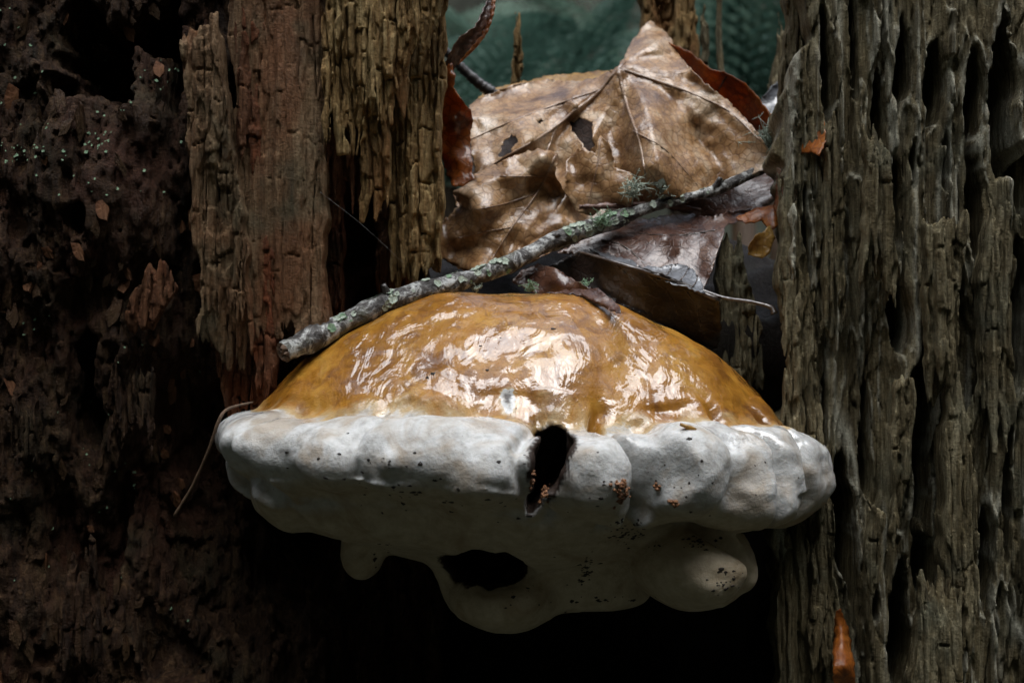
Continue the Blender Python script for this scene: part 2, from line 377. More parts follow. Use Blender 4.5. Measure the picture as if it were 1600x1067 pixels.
def frond_mat(name, c0, c1):
    k = NT(name); b = k.b; col = k.ramp(k.noise(3, 4), [(0.3, c0), (0.7, c1)])
    k.l(col, b.inputs['Base Color']); b.inputs['Roughness'].default_value = 0.6; b.inputs['Specular IOR Level'].default_value = 0.15
    tr = k.n('ShaderNodeBsdfTranslucent'); k.l(col, tr.inputs[0]); mx = k.n('ShaderNodeMixShader'); mx.inputs[0].default_value = 0.4
    k.l(b.outputs[0], mx.inputs[1]); k.l(tr.outputs[0], mx.inputs[2]); k.l(mx.outputs[0], k.out.inputs[0]); return k.m
M['frond'] = frond_mat('blue_green_frond', (0.02, 0.055, 0.04), (0.07, 0.13, 0.10)); M['frond_pale'] = frond_mat('pale_green_frond', (0.05, 0.11, 0.08), (0.16, 0.24, 0.18))
M['silk'] = plain('spider_silk', ((0.35, 0.35, 0.35), (0.45, 0.45, 0.45)), 100, 0.4)
# ------------------------------------------------------------------ the ground: forest floor with banks; the unseen ones are added to block low sky
def make_ground():
    nr, na = 60, 96; V = []; F = []
    for i in range(nr):
        r = 0.0 if i == 0 else 150 * (1.095 ** i)
        for j in range(na):
            a = 2 * math.pi * j / na
            x, y = r * math.cos(a), r * math.sin(a) + 150
            V.append((x, y, 0))
    V = np.array(V); r = np.hypot(V[:, 0], V[:, 1] - 150)
    V[:, 2] = -620 + 60 * pnoise(V, 900, 3) * sst(300, 2000, r) + (0.62 + 0.75 * sst(300, -1500, V[:, 1])) * np.maximum(r - 3200 + 1500 * sst(300, -1500, V[:, 1]), 0) + 260 * pnoise(V, 2600, 4) * sst(2500, 6000, r)  # steeper behind the camera: unseen bank shaped to cut sky light from the front
    F = np.array([[i * na + j, i * na + (j + 1) % na, (i + 1) * na + (j + 1) % na, (i + 1) * na + j] for i in range(nr - 1) for j in range(na)])[:, ::-1]
    o = obj('ground', V, np.ascontiguousarray(F[:, ::-1]), M['bank']); o['kind'] = 'structure'
make_ground()

# ------------------------------------------------------------------ the rotten stump
stump = thing('tree_stump', 'hollow rotten tree stump with split weathered wood either side of the bracket fungus', 'tree stump', (0, 150, -620))

def ell(gx, gy, gz, c, r):                  # rough signed distance to an ellipsoid
    q = np.sqrt(((gx - c[0]) / r[0]) ** 2 + ((gy - c[1]) / r[1]) ** 2 + ((gz - c[2]) / r[2]) ** 2)
    return (q - 1) * min(r)

def right_wall():
    X, Y, Z, gx, gy, gz = grid(98, 262, 8, 112, -190, 190, (0.68, 0.9, 1.5))
    face = 40 - 16 * sst(120, 170, X) + 10 * sst(215, 290, X)
    warp = noise2(X, Z, (40, 60), 22) * 3.0                    # grain wanders sideways
    def wn(s, seed):                                           # noise that follows the wandering grain
        A = noise2(np.arange(70, 290, .5), Z, s, seed); xi = np.clip((X[:, None] + warp - 70) / .5, 0, 438); i = xi.astype(int); t = xi - i
        k = np.arange(len(Z))[None, :]; return A[i, k] * (1 - t) + A[i + 1, k] * t
    rid, rid2 = np.abs(wn((8.5, 95), 13)), np.abs(wn((3.4, 60), 14))
    S2 = face[:, None] + wn((30, 130), 11) * 4.5 + wn((12, 100), 12) * 3.0 + 7.5 * np.minimum(rid, 1.0) - 2.0 * np.exp(-(rid2 / 0.22) ** 2)
    fib = wn((1.5, 26), 15); S2 = S2 + 0.45 * fib + 0.5 * np.abs(wn((2.4, 40), 24))
    rag = wn((2.6, 22), 23) + 0.6 * wn((1.4, 8), 25)
    # broken-off layers of wood with ragged ends
    lay = wn((7, 42), 26) + 0.30 * rag
    S2 = S2 + 2.4 * sst(-.1, 0.04, lay) + 2.6 * sst(.75, .87, lay)
    bv, bc = blocks(X, Z, 5.5, 110, 71, 3.0, 2.0); S2 = S2 + .9 * bv + 2.6 * bc
    bv, bc = blocks(X, Z, 2.6, 75, 74, 2.0, 1.5); S2 = S2 + .45 * bv + .7 * bc
    lip = np.exp(-((lay + .16) / .07) ** 2) * .8
    # long eroded galleries in the wood, open to the front
    H = [(1413, 100, 13, 66, 26), (1459, 140, 14, 64, 26), (1524, 140, 12, 90, 30), (1566, 150, 24, 160, 50), (1524, 335, 13, 110, 40), (1600, 300, 14, 90, 30),
         (1405, 495, 17, 48, 40), (1325, 465, 9, 46, 25), (1403, 325, 9, 58, 25), (1443, 705, 21, 118, 50), (1470, 590, 11, 66, 30), (1457, 885, 20, 46, 40),
         (1332, 845, 20, 110, 50), (1375, 955, 9, 50, 30), (1545, 872, 15, 100, 45), (1493, 1010, 11, 56, 30), (1418, 985, 20, 95, 50),
         (1365, 680, 10, 110, 22), (1300, 640, 6, 130, 22), (1295, 90, 8, 140, 30), (1340, 60, 6, 90, 20), (1590, 500, 12, 120, 35), (1500, 480, 8, 64, 20),
         (1580, 760, 9, 80, 25), (1260, 420, 9, 90, 40), (1380, 190, 7, 70, 22), (1430, 250, 6, 60, 16), (1480, 260, 6, 50, 16), (1300, 330, 7, 70, 20)]
    deep = np.zeros_like(S2)
    for (px, py, rx, ry, dp) in H:
        c = P(px, py, 32); q = np.sqrt(((X[:, None] + .5 * warp - c[0]) / (rx * .266)) ** 2 + ((Z[None, :] - c[2]) / (ry * .266)) ** 2) + .17 * rag + .12 * wn((6, 16), int(px))
        deep = np.maximum(deep, dp * (1 - sst(.78, 1.02, q))); e = np.exp(-((q - 1.1) / .09) ** 2); lip = np.maximum(lip, e * sst(-.6, .6, rag))
    S2 = S2 + deep - 1.3 * lip
    f = (S2[:, None, :] - gy) * 0.8 + 1.6 * noise3(X, Y, Z, (5, 6, 60), 16) * sst(-4, 6, gy - face[:, None, None])
    xl = 116 + 4.5 * noise1(Z, 22, 20) + 2.6 * noise1(Z, 5, 21) + 6 * sst(-60, 60, Z)
    f = smax(f, xl[None, None, :] - gx + 0.12 * (gy - 40), 1.5)
    f = smax(f, gy - 104, 3)
    V, F = surfnet(f, X, Y, Z)
    V = V + vnormals(V, F) * (0.14 * pnoise(V, (1.3, 1.3, 12), 5) + 0.10 * pnoise(V, (2.5, 2.5, 4), 6))[:, None]
    i = np.clip(((V[:, 0] - X[0]) / .68).astype(int), 0, len(X) - 1); k = np.clip(((V[:, 2] - Z[0]) / 1.5).astype(int), 0, len(Z) - 1)
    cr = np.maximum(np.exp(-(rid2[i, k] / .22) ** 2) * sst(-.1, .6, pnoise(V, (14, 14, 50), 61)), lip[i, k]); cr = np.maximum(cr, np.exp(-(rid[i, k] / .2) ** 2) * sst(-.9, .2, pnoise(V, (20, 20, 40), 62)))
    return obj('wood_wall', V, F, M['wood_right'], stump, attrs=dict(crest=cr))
right_wall()

def left_wall():
    X, Y, Z, gx, gy, gz = grid(-300, -24, 14, 140, -190, 190, (1.2, 1.25, 1.6))
    face = 34 + 16 * sst(-150, -110, X) + 26 * sst(-100, -60, X)
    face[X < -190] -= 6 * sst(-190, -240, X[X < -190])
    S2 = face[:, None] + noise2(X, Z, (26, 50), 31) * 4.5 + noise2(X, Z, (9, 16), 32) * 2.6 - 1.6 * np.abs(noise2(X, Z, (5, 30), 33)) + noise2(X, Z, (2.4, 8.0), 34) * 0.9
    lay = noise2(X, Z, (9, 34), 27) + .4 * noise2(X, Z, (3, 7), 28); S2 = S2 + 3 * sst(0, .12, lay) + 3 * sst(.9, 1.0, lay) + 3.5 * np.exp(-(np.abs(noise2(X, Z, (9, 60), 30)) / .09) ** 2)
    bv, bc = blocks(X, Z, 7, 11, 77, 2.5, 2.0); S2 = S2 + 1.5 * bv + 2.2 * bc
    bv, bc = blocks(X, Z, 3, 6, 80); S2 = S2 + .6 * bv + .7 * bc
    # crumbly mass swelling out at the upper left, and the deep dark recess low down beside the fungus
    def g(px, py, rx, ry): return np.exp(-(((X[:, None] - P(px, py, 40)[0]) / (rx * .27)) ** 2 + ((Z[None, :] - P(px, py, 40)[2]) / (ry * .27)) ** 2))
    S2 = S2 - 13 * g(190, 290, 110, 150) - 8 * g(60, 700, 130, 500) + 34 * g(330, 850, 110, 190) + 26 * g(290, 660, 70, 80) + 8 * g(240, 460, 60, 40)
    rg_ = noise2(X, Z, (6, 9), 83) * .16 + noise2(X, Z, (2.4, 4), 84) * .07
    for (px, py, rx, ry, dp) in [(170, 95, 88, 62, 55), (125, 45, 50, 50, 45), (232, 60, 34, 60, 50), (268, 70, 16, 130, 40), (120, 140, 36, 22, 20)]:
        c = P(px, py, 40); q = np.sqrt(((X[:, None] - c[0]) / (rx * .27)) ** 2 + ((Z[None, :] - c[2]) / (ry * .27)) ** 2) + rg_; S2 = np.maximum(S2, S2 * 0 + (face[:, None] - 4) + dp * (1 - sst(.7, 1.05, q)) * (q < 1.05) - 99 * (q >= 1.05))
    f = (S2[:, None, :] - gy) * 0.8
    f = f + 1.2 * noise3(X, Y, Z, (4.5, 6, 16), 35) + 1.4 * noise3(X, Y, Z, (11, 11, 34), 36)
    wob = noise3(X, Y, Z, (8, 9, 10), 37); wob2 = noise3(X, Y, Z, (15, 15, 18), 29)
    for (px, py, rx, ry, dp) in [(150, 545, 8, 150, 12), (430, 800, 90, 190, 70), (550, 400, 62, 120, 70), (255, 980, 40, 60, 14)]:
        c = P(px, py, 40); f = smax(f, -(ell(gx, gy, gz, c, (rx * .27, dp, ry * .27)) + 2.2 * wob + 1.6 * wob2), 2)
    xr = -34 + 3 * noise1(Z, 20, 38) + 1.2 * noise1(Z, 5, 39)
    f = smax(f, gx - xr[None, None, :] + 0.06 * (gy - 60), 2.0)
    f = smax(f, gy - 130, 3)
    V, F = surfnet(f, X, Y, Z)
    V = V + vnormals(V, F) * (0.4 * pnoise(V, (1.7, 1.7, 4.5), 7) + 0.3 * pnoise(V, (3, 3, 3.5), 8))[:, None]
    return obj('wood_wall', V, F, M['bark'], stump), V
lw, LWV = left_wall()

def slab(name, px0, px1, pt, pb, y, th, seed, mat, jt=6, jb=10, lean=(0, 0), grain=1.0, taper=(1, 1), flake=1.0, res=(0.5, 0.6, 0.9), blk=1.0, bw=5.5, bh=5):
    """a split plank: (px0, px1) width and (pt, pb) top and bottom in photo pixels at depth y; jagged ends"""
    s = S(y); x0, x1 = (px0 - 800) * s, (px1 - 800) * s; z1, z0 = (533.5 - pt) * s, (533.5 - pb) * s
    X, Y, Z, gx, gy, gz = grid(x0 - 9, x1 + 9, y - 7, y + th + 5, z0 - jb - 4, z1 + jt + 4, res)
    v = (Z - z0) / (z1 - z0); xc = (x0 + x1) / 2 + lean[0] * (v - .5); hw = (x1 - x0) / 2 * (taper[1] + (taper[0] - taper[1]) * np.clip(v, 0, 1))
    ed = 0.9 * noise1(Z, 16, seed) + 0.45 * noise1(Z, 4, seed + 1); ed2 = 0.9 * noise1(Z, 14, seed + 2) + 0.45 * noise1(Z, 4, seed + 3)
    U = X
    fr = y + lean[1] * (v[None, :] - .5) + grain * (0.8 * noise2(X, Z, (3.6, 55), seed + 4) + 0.5 * noise2(X, Z, (1.3, 24), seed + 5) + 1.1 * noise2(X, Z, (10, 60), seed + 6))
    # flaked layers: steps with ragged outlines
    lay = noise2(X, Z, (7, 26), seed + 7) + 0.35 * noise2(X, Z, (2.2, 6), seed + 8)
    fr = fr + flake * (1.7 * sst(0.15, 0.27, lay) + 1.8 * sst(1.0, 1.1, lay))
    bv, bc = blocks(X, Z, bw, bw * bh, seed + 20, 1.2, 1.0); fr = fr + blk * (.6 * bv + 2.2 * bc)
    bv, bc = blocks(X, Z, bw * .45, bw * bh * .6, seed + 24, .8, .8); fr = fr + blk * (.25 * bv + .6 * bc)
    # drying cracks along the grain
    cr = np.abs(noise2(X, Z, (4.8, 75), seed + 9)); fr = fr + 3.2 * np.exp(-(cr / 0.055) ** 2) * (noise2(X, Z, (9, 30), seed + 10) > -0.1)
    f = fr[:, None, :] - gy
    f = smax(f, gy - (y + th) - 1.2 * noise2(X, Z, (6, 40), seed + 11)[:, None, :], 1.0)
    f = smax(f, gx - (xc + hw + ed)[None, None, :], 0.5); f = smax(f, (xc - hw + ed2)[None, None, :] - gx, 0.5)
    jx = noise3(X, Y, np.array([0.0, 1.0]), (1.3, 1.5, 9), seed + 12)[:, :, 0] * .7 + noise3(X, Y, np.array([0.0, 1.0]), (7, 5, 9), seed + 13)[:, :, 0]
    jx2 = noise3(X, Y, np.array([0.0, 1.0]), (1.3, 1.5, 9), seed + 14)[:, :, 0] * .7 + noise3(X, Y, np.array([0.0, 1.0]), (7, 5, 9), seed + 15)[:, :, 0]
    f = smax(f, (gz - z1 - (jt * .5 * jx)[:, :, None]) * .55, 0.25); f = smax(f, (z0 - (jb * .5 * jx2)[:, :, None] - gz) * .55, 0.25)
    V, F = surfnet(f, X, Y, Z)
    V = V + vnormals(V, F) * (0.16 * pnoise(V, (1.0, 1.0, 4), seed + 16))[:, None]
    return obj(name, V, F, M[mat], stump)
# (name, left, right, top, bottom, depth, thickness, seed, material, options)
SL = [
 ('wood_plank', 360, 503, -150, 525, 34, 14, 100, 'wood_plank', dict(jt=4, jb=8, grain=.8, flake=.5, blk=.45, bw=8, lean=(-3, 4))),
 ('wood_plank', 292, 372, 48, 505, 24, 12, 130, 'wood_plank', dict(jt=5, jb=16, lean=(-10, -4), taper=(.72, 1.05))),
 ('wood_plank', 330, 425, 480, 660, 40, 12, 160, 'wood_red', dict(jt=6, jb=20, lean=(-6, 0), taper=(1.1, .7))),
 ('wood_plank', 385, 432, 400, 640, 32, 8, 170, 'wood_red', dict(jt=10, jb=14, taper=(.8, .5))),
 ('bark_plate', 362, 415, 40, 245, 29, 6, 190, 'wood_red', dict(jt=12, jb=14, taper=(.9, .8))),
 ('wood_plank', 500, 585, -150, 165, 30, 13, 210, 'wood_pale', dict(blk=1.5, jt=4, jb=16, flake=1.3)),
 ('wood_plank', 570, 640, -150, 120, 33, 12, 240, 'wood_pale', dict(blk=1.5, jt=4, jb=16, flake=1.2)),
 ('wood_plank', 506, 570, 60, 265, 44, 10, 270, 'wood_red', dict(jt=8, jb=20)),
 ('wood_plank', 562, 612, 60, 295, 38, 12, 300, 'wood_pale', dict(blk=1.5, jt=8, jb=10, taper=(1, .85))),
 ('wood_plank', 612, 690, -150, 425, 52, 16, 330, 'wood_pale', dict(blk=1.5, jt=8, jb=8, flake=1.2, lean=(3, 0))),
 ('wood_plank', 632, 700, -150, 36, 34, 10, 350, 'wood_pale', dict(blk=1.5, jt=4, jb=12)),
 ('wood_plank', 500, 535, 250, 560, 62, 12, 360, 'wood_red', dict(jt=8, jb=10)),
 ('wood_plank', 585, 640, 280, 470, 72, 12, 380, 'wood_red', dict(jt=16, jb=10)),
 ('bark_plate', 208, 262, 438, 490, 22, 5, 400, 'wood_red', dict(jt=7, jb=6, lean=(6, 0))),
 ('bark_plate', 170, 240, 585, 700, 26, 7, 410, 'bark', dict(jt=8, jb=14)),
 ('bark_plate', 10, 60, 640, 700, 22, 6, 420, 'bark', dict(jt=6, jb=6)),
 ('bark_plate', 95, 150, 870, 1000, 16, 8, 430, 'bark', dict(jt=8, jb=10)),
 ('wood_plank', 455, 472, 1000, 1120, 70, 8, 440, 'wood_plank', dict(jt=12, jb=4)),
 # the right side: upright splinters in front of the wall
 ('wood_splinter', 1122, 1190, 405, 590, 78, 10, 500, 'wood_right', dict(bh=14, jt=14, jb=6, taper=(.55, 1.1), lean=(-4, 0))),
 ('wood_splinter', 1219, 1266, 305, 520, 40, 9, 520, 'wood_right', dict(bh=14, jt=14, jb=8, taper=(.5, 1.15), lean=(-5, 0))),
 ('wood_splinter', 1228, 1285, 470, 720, 34, 9, 540, 'wood_right', dict(bh=14, jt=16, jb=10, taper=(.8, 1.1))),
 ('wood_splinter', 1290, 1325, 205, 470, 32, 8, 560, 'wood_right', dict(bh=14, jt=12, jb=12, taper=(.7, 1))),
 ('wood_splinter', 1345, 1398, 240, 420, 22, 7, 580, 'wood_right', dict(bh=14, jt=12, jb=14, taper=(.6, 1))),
 ('wood_splinter', 1445, 1510, 345, 580, 16, 8, 600, 'wood_right', dict(bh=14, jt=6, jb=18, taper=(1, .9))),
 ('wood_splinter', 1395, 1432, 595, 800, 14, 10, 620, 'wood_right', dict(bh=14, jt=4, jb=14, taper=(1, .6), lean=(4, 0))),
 ('wood_splinter', 1356, 1386, 785, 870, 14, 8, 640, 'wood_right', dict(bh=14, jt=4, jb=14, taper=(1, .5))),
 ('wood_splinter', 1438, 1500, 935, 1130, 14, 12, 650, 'wood_right', dict(bh=14, jt=12, jb=6)),
 ('wood_splinter', 1475, 1530, 650, 960, 20, 12, 660, 'wood_right', dict(bh=14, jt=14, jb=14, taper=(.8, 1))),
 ('wood_splinter', 1215, 1302, 850, 1150, 40, 12, 680, 'wood_right', dict(bh=14, jt=14, jb=4)),
 ('wood_splinter', 1268, 1310, 735, 1000, 34, 8, 700, 'wood_right', dict(bh=14, jt=18, jb=12, taper=(.5, 1))),
 ('wood_splinter', 1535, 1580, 290, 640, 16, 10, 720, 'wood_right', dict(bh=14, jt=18, jb=14, taper=(.7, 1))),
 ('wood_splinter', 1232, 1262, -40, 190, 64, 10, 740, 'wood_right', dict(bh=14, jt=8, jb=14)),
 # the far rim of the stump, seen through the gap
 ('wood_plank', 1000, 1094, -160, 150, 250, 16, 760, 'wood_pale', dict(blk=1.5, jt=4, jb=10, res=(1, 1, 1.6))),
 ('wood_splinter', 1090, 1112, 30, 150, 246, 8, 780, 'wood_right', dict(bh=14, jt=12, jb=8, taper=(.4, 1.2))),
 ('wood_splinter', 797, 820, 70, 160, 215, 6, 790, 'wood_pale', dict(blk=1.5, jt=14, jb=6, taper=(.2, 1.2))),
 ('wood_splinter', 1205, 1250, 60, 190, 200, 8, 800, 'wood_right', dict(bh=14, jt=16, jb=8, taper=(.4, 1.2))),
]
for nm, a, b, t, bo, y, th, sd, mt, kw in SL: slab(nm, a, b, t, bo, y, th, sd, mt, **kw)

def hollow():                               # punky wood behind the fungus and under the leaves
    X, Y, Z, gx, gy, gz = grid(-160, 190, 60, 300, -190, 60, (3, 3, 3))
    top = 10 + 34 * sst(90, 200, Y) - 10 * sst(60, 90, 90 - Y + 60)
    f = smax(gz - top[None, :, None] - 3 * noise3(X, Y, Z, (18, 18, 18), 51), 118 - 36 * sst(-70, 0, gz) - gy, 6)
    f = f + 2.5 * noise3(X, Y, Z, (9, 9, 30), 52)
    V, F = surfnet(f, X, Y, Z); obj('hollow_wall', V, F, M['wood_shade'], stump)
    X, Y, Z, gx, gy, gz = grid(-330, 350, 0, 460, -625, -160, (8, 8, 8))
    r = np.sqrt((gx / 1.25) ** 2 + (gy - 240) ** 2)
    f = smax(r - 215 - 40 * sst(-450, -620, gz) + 4 * noise3(X, Y, Z, (22, 22, 120), 53), gz + 172, 6)
    V, F = surfnet(f, X, Y, Z); obj('stump_base', V, F, M['bark'], stump)
hollow()
# ------------------------------------------------------------------ the bracket fungus
def fungus():
    X, Y, Z, gx, gy, gz = grid(-136, 152, -54, 92, -136, 32, (1.0, 1.0, 1.0))
    cx, cy, a, b = 5.5, 45.0, 130.0, 85.0
    dx, dy = gx - cx, gy - cy; bb = np.where(dy < 0, b, 52.0)
    re = np.sqrt((dx / a) ** 2 + (dy / bb) ** 2) + 1e-4
    gr = np.sqrt((dx / a ** 2) ** 2 + (dy / bb ** 2) ** 2) / re + 1e-5
    dr = (re - 1) / gr                                   # mm outside the rim line, in plan
    th = np.arctan2(-dy / bb, dx / a)                    # 0 right, pi/2 front, pi left
    tl = th / math.pi
    # rim height, thickness and bulges, right to left
    def cv(pts): xs, ys = zip(*pts); return np.interp(tl, xs, ys)
    zc = cv([(-.2, -54), (0, -55), (.12, -57), (.25, -52), (.38, -49), (.5, -46.5), (.62, -45), (.75, -43), (.88, -41), (1.0, -41), (1.2, -41)])
    Rz = cv([(-.2, 14), (0, 15), (.1, 17), (.25, 19), (.36, 17.5), (.5, 16), (.62, 14.5), (.75, 13), (.88, 10.5), (1.0, 10), (1.2, 11)])
    Rr = cv([(-.2, 15), (0, 15), (.15, 18), (.28, 18), (.36, 15), (.42, 15), (.46, 12), (.5, 16), (.62, 16), (.8, 15), (1.0, 14), (1.2, 14)])
    aw = np.linspace(-1.3, 1.3, 400); wv = np.interp(tl, aw, noise1(aw, .045, 61)); wv2 = np.interp(tl, aw, noise1(aw, .10, 62))
    zc = zc + 2.2 * np.interp(tl, aw, noise1(aw, .055, 63)) + 1.2 * wv2
    d0 = dr + Rr - 1.5 * wv - 2.4 * wv2
    rim = (np.sqrt((d0 / Rr) ** 2 + ((gz - zc) / Rz) ** 2) - 1) * 14.0
    # dome
    qx, qy = (gx - 1.5) / 112.0, (gy - 45)
    q = np.sqrt(qx ** 2 + np.where(qy < 0, qy / 66.0, qy / 70.0) ** 2)
    ca = np.where(q > 1e-3, np.clip(-qy / 66.0, 0, 1) / np.maximum(q, 1e-3), 0)
    ex = 2.6 - 0.85 * np.clip(ca, 0, 1) ** 1.5
    zt = 20.5 - (53 + 3 * np.clip(ca, 0, 1)) * q ** ex
    lump = 1.5 * noise3(X, Y, Z, (24, 24, 24), 63) + 0.3 * noise3(X, Y, Z, (10, 10, 10), 64)
    dome = (gz - zt - lump) * 0.66
    zb = -45 - 55 * np.clip(1 - re ** 2, 0, 1) ** 1.2 + 2.0 * noise3(X, Y, Z, (24, 24, 24), 65)
    body = smax(smax(dome, (zb - gz) * 0.8, 6), (re - .93) * 75, 6)
    f = smin(rim, body, 4)
    # hanging lobes underneath (photo pixels at depth y)
    def E(px, py, y, rx, ry, rd): return ell(gx, gy, gz, P(px, py, y), (rx * S(y), rd, ry * S(y)))
    f = smin(f, E(567, 858, 42, 33, 46, 9), 5)
    def cap(p, q_, r):
        p, q_ = np.array(P(*p)), np.array(P(*q_)); d = q_ - p
        t = np.clip(((gx - p[0]) * d[0] + (gy - p[1]) * d[1] + (gz - p[2]) * d[2]) / (d @ d), 0, 1)
        return np.sqrt((gx - p[0] - t * d[0]) ** 2 + (gy - p[1] - t * d[1]) ** 2 + (gz - p[2] - t * d[2]) ** 2) - r
    f = smin(f, cap((690, 845, 38), (735, 925, 42), 9), 5)
    f = smin(f, E(790, 930, 32, 86, 54, 24), 5)
    f = smin(f, E(885, 885, 46, 120, 62, 22), 8)
    f = smin(f, E(930, 925, 46, 70, 26, 14), 6)
    f = smin(f, E(1085, 880, 16, 94, 70, 30), 4)
    f = smin(f, E(660, 800, 20, 200, 46, 30), 8)
    # rim lobes: the rounded knob right of the cleft, the long right-hand lobe, the little drip
    f = smin(f, E(930, 742, -31, 58, 62, 18), 2.5)
    f = smin(f, E(1072, 736, -27, 68, 74, 19), 3)
    f = smin(f, E(1150, 770, -2, 90, 58, 20), 5)
    f = smin(f, E(760, 735, -34, 78, 58, 15), 3)
    f = smin(f, E(540, 718, -20, 72, 50, 18), 3)
    f = smin(f, E(655, 728, -29, 70, 48, 15), 3)
    f = smin(f, E(1066, 702, -16, 58, 42, 17), 3)
    f = smin(f, E(1210, 760, 22, 72, 62, 20), 6)
    f = smin(f, E(1268, 752, 34, 32, 48, 18), 1.5)
    f = smin(f, E(612, 722, -41, 21, 25, 5.5), 1.2)
    f = smin(f, E(462, 770, 22, 62, 46, 24), 8)
    f = smin(f, E(430, 690, 6, 75, 42, 18), 8)
    # cleft, pits and the opening below
    def seg2(a_, b_):                                    # plan-less distance to a line in the picture plane
        ax_, az_, bx_, bz_ = a_[0], a_[2], b_[0], b_[2]; t = np.clip(((gx - ax_) * (bx_ - ax_) + (gz - az_) * (bz_ - az_)) / ((bx_ - ax_) ** 2 + (bz_ - az_) ** 2), 0, 1)
        return np.hypot(gx - ax_ - t * (bx_ - ax_), gz - az_ - t * (bz_ - az_)), t
    d2, t2 = seg2(P(868, 690, -30), P(832, 806, -36))
    notch = np.maximum(d2 - np.interp(t2, [0, .25, .5, .75, 1], [5.0, 6.4, 4.6, 2.0, 1.1]) + .7 * noise3(X, Y, Z, (3, 8, 3.5), 73), gy - 12)
    hole = np.minimum(notch, cap((846, 745, -46), (830, 815, -40), 2.0))
    wb = 0.8 * noise3(X, Y, Z, (6, 6, 6), 66) + .5 * noise3(X, Y, Z, (3, 3, 3), 67)
    hole = hole + .4 * wb
    crease = cap((828, 796, -46), (852, 812, -34), 3.0)
    pit = np.maximum(np.hypot(gx - P(793, 622, 0)[0], (gz - P(793, 622, 0)[2]) * .7) - .9, gy - 30) + .5 * noise3(X, Y, Z, (3, 3, 3), 75)
    cav = E(768, 877, 26, 57, 40, 60) + wb
    for t0, dp, wd in ((.488, 3.0, .012), (.398, 11.0, .011), (.235, 3.5, .012), (.154, 3.2, .008), (.663, 1.2, .009), (.80, 1.8, .016)):
        tw_ = tl + .012 * noise3(X, Y, Z, (12, 12, 12), int(t0 * 1000)); f = f + dp * np.exp(-((tw_ - t0) / wd) ** 2) * sst(-34, -22, dr) * (gy < 40)
    for h, k in ((hole, 2), (crease, 2), (cav, 3)): f = smax(f, -h, k)
    f = f + (0.5 * noise3(X, Y, Z, (10, 10, 7), 67) + .25 * noise3(X, Y, Z, (5, 5, 4), 71)) * (dr > -30) + .6 * noise3(X, Y, Z, (14, 14, 10), 72) * (gz < zc - 8) + 0.07 * noise3(X, Y, Z, (4, 4, 4), 68)
    V, F = surfnet(f, X, Y, Z); V = relax(V, F, 1, .5)
    N = vnormals(V, F)
    # ripples that run across the rim, and fine folds in the crust
    V = V + N * (0.10 * pnoise(V, (7, 7, 3), 69) + 0.04 * pnoise(V, (2.2, 2.2, 2.2), 70))[:, None]
    N = vnormals(V, F)
    def at(vol):
        i = np.clip(np.round((V[:, 0] - X[0]) / 1.0).astype(int), 0, len(X) - 1); j = np.clip(np.round(V[:, 1] - Y[0]).astype(int), 0, len(Y) - 1); k = np.clip(np.round(V[:, 2] - Z[0]).astype(int), 0, len(Z) - 1)
        vol = np.broadcast_to(vol, (len(X), len(Y), len(Z))); return vol[i, j, k]
    drv = at(dr); zcv = at(zc); tlv = at(tl)
    rbt = np.interp(tlv, [-.2, 0, .1, .2, .3, .36, .42, .46, .5, .6, .8, .9, 1, 1.2], [-18, -18, -15, -14, -18, -22, -26, -26, -25, -27, -24, -19, -14, -14])
    rbt = rbt + 2.0 * np.interp(tlv, aw, noise1(aw, .03, 81)) + 1.4 * np.interp(tlv, aw, noise1(aw, .08, 82))
    capd = np.clip(rbt - drv, -30, 30) * np.where(V[:, 2] > zcv - 4, 1, 0) + np.where(V[:, 2] > zcv - 4, 0, -30)
    und = sst(-2, -14, V[:, 2] - zcv) * sst(-0.15, -0.75, N[:, 2]); und = np.maximum(und, sst(-16, -24, V[:, 2] - zcv))
    hv = sst(2.6, 1.1, at(hole)); hv = np.maximum(hv, sst(3.0, 1.2, at(cav)) * (V[:, 1] > 20)); hv = np.maximum(hv, sst(1.2, 0.4, at(crease)) * .7)  # mask for the painted shade in cleft, cavity and crease
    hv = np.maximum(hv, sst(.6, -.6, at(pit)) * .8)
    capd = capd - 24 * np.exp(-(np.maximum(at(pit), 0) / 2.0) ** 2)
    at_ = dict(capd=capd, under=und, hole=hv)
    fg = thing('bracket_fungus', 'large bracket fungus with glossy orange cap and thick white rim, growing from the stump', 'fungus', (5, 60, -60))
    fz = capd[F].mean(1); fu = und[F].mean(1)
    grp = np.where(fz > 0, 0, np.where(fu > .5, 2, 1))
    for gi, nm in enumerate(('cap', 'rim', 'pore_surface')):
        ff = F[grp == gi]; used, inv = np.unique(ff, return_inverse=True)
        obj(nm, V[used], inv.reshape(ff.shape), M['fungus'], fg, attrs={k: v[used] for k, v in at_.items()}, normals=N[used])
    return fg, V, N, und
fg, FV, FN, FU = fungus()
def surf_at(px, py):                        # nearest point of the fungus along a photo pixel's line of sight
    sx = FV[:, 0] / (D + FV[:, 1]) * 2000 + 800; sy = 533.5 - FV[:, 2] / (D + FV[:, 1]) * 2000
    m = np.nonzero((np.abs(sx - px) < 7) & (np.abs(sy - py) < 7) & (FN[:, 1] < 0.2))[0]
    if not len(m): return None
    k = m[np.argmin(FV[m, 1])]; return FV[k], FN[k]
ICO_T = (1 + 5 ** .5) / 2
ICO_V = np.array([(-1, ICO_T, 0), (1, ICO_T, 0), (-1, -ICO_T, 0), (1, -ICO_T, 0), (0, -1, ICO_T), (0, 1, ICO_T), (0, -1, -ICO_T), (0, 1, -ICO_T), (ICO_T, 0, -1), (ICO_T, 0, 1), (-ICO_T, 0, -1), (-ICO_T, 0, 1)]) / 1.9
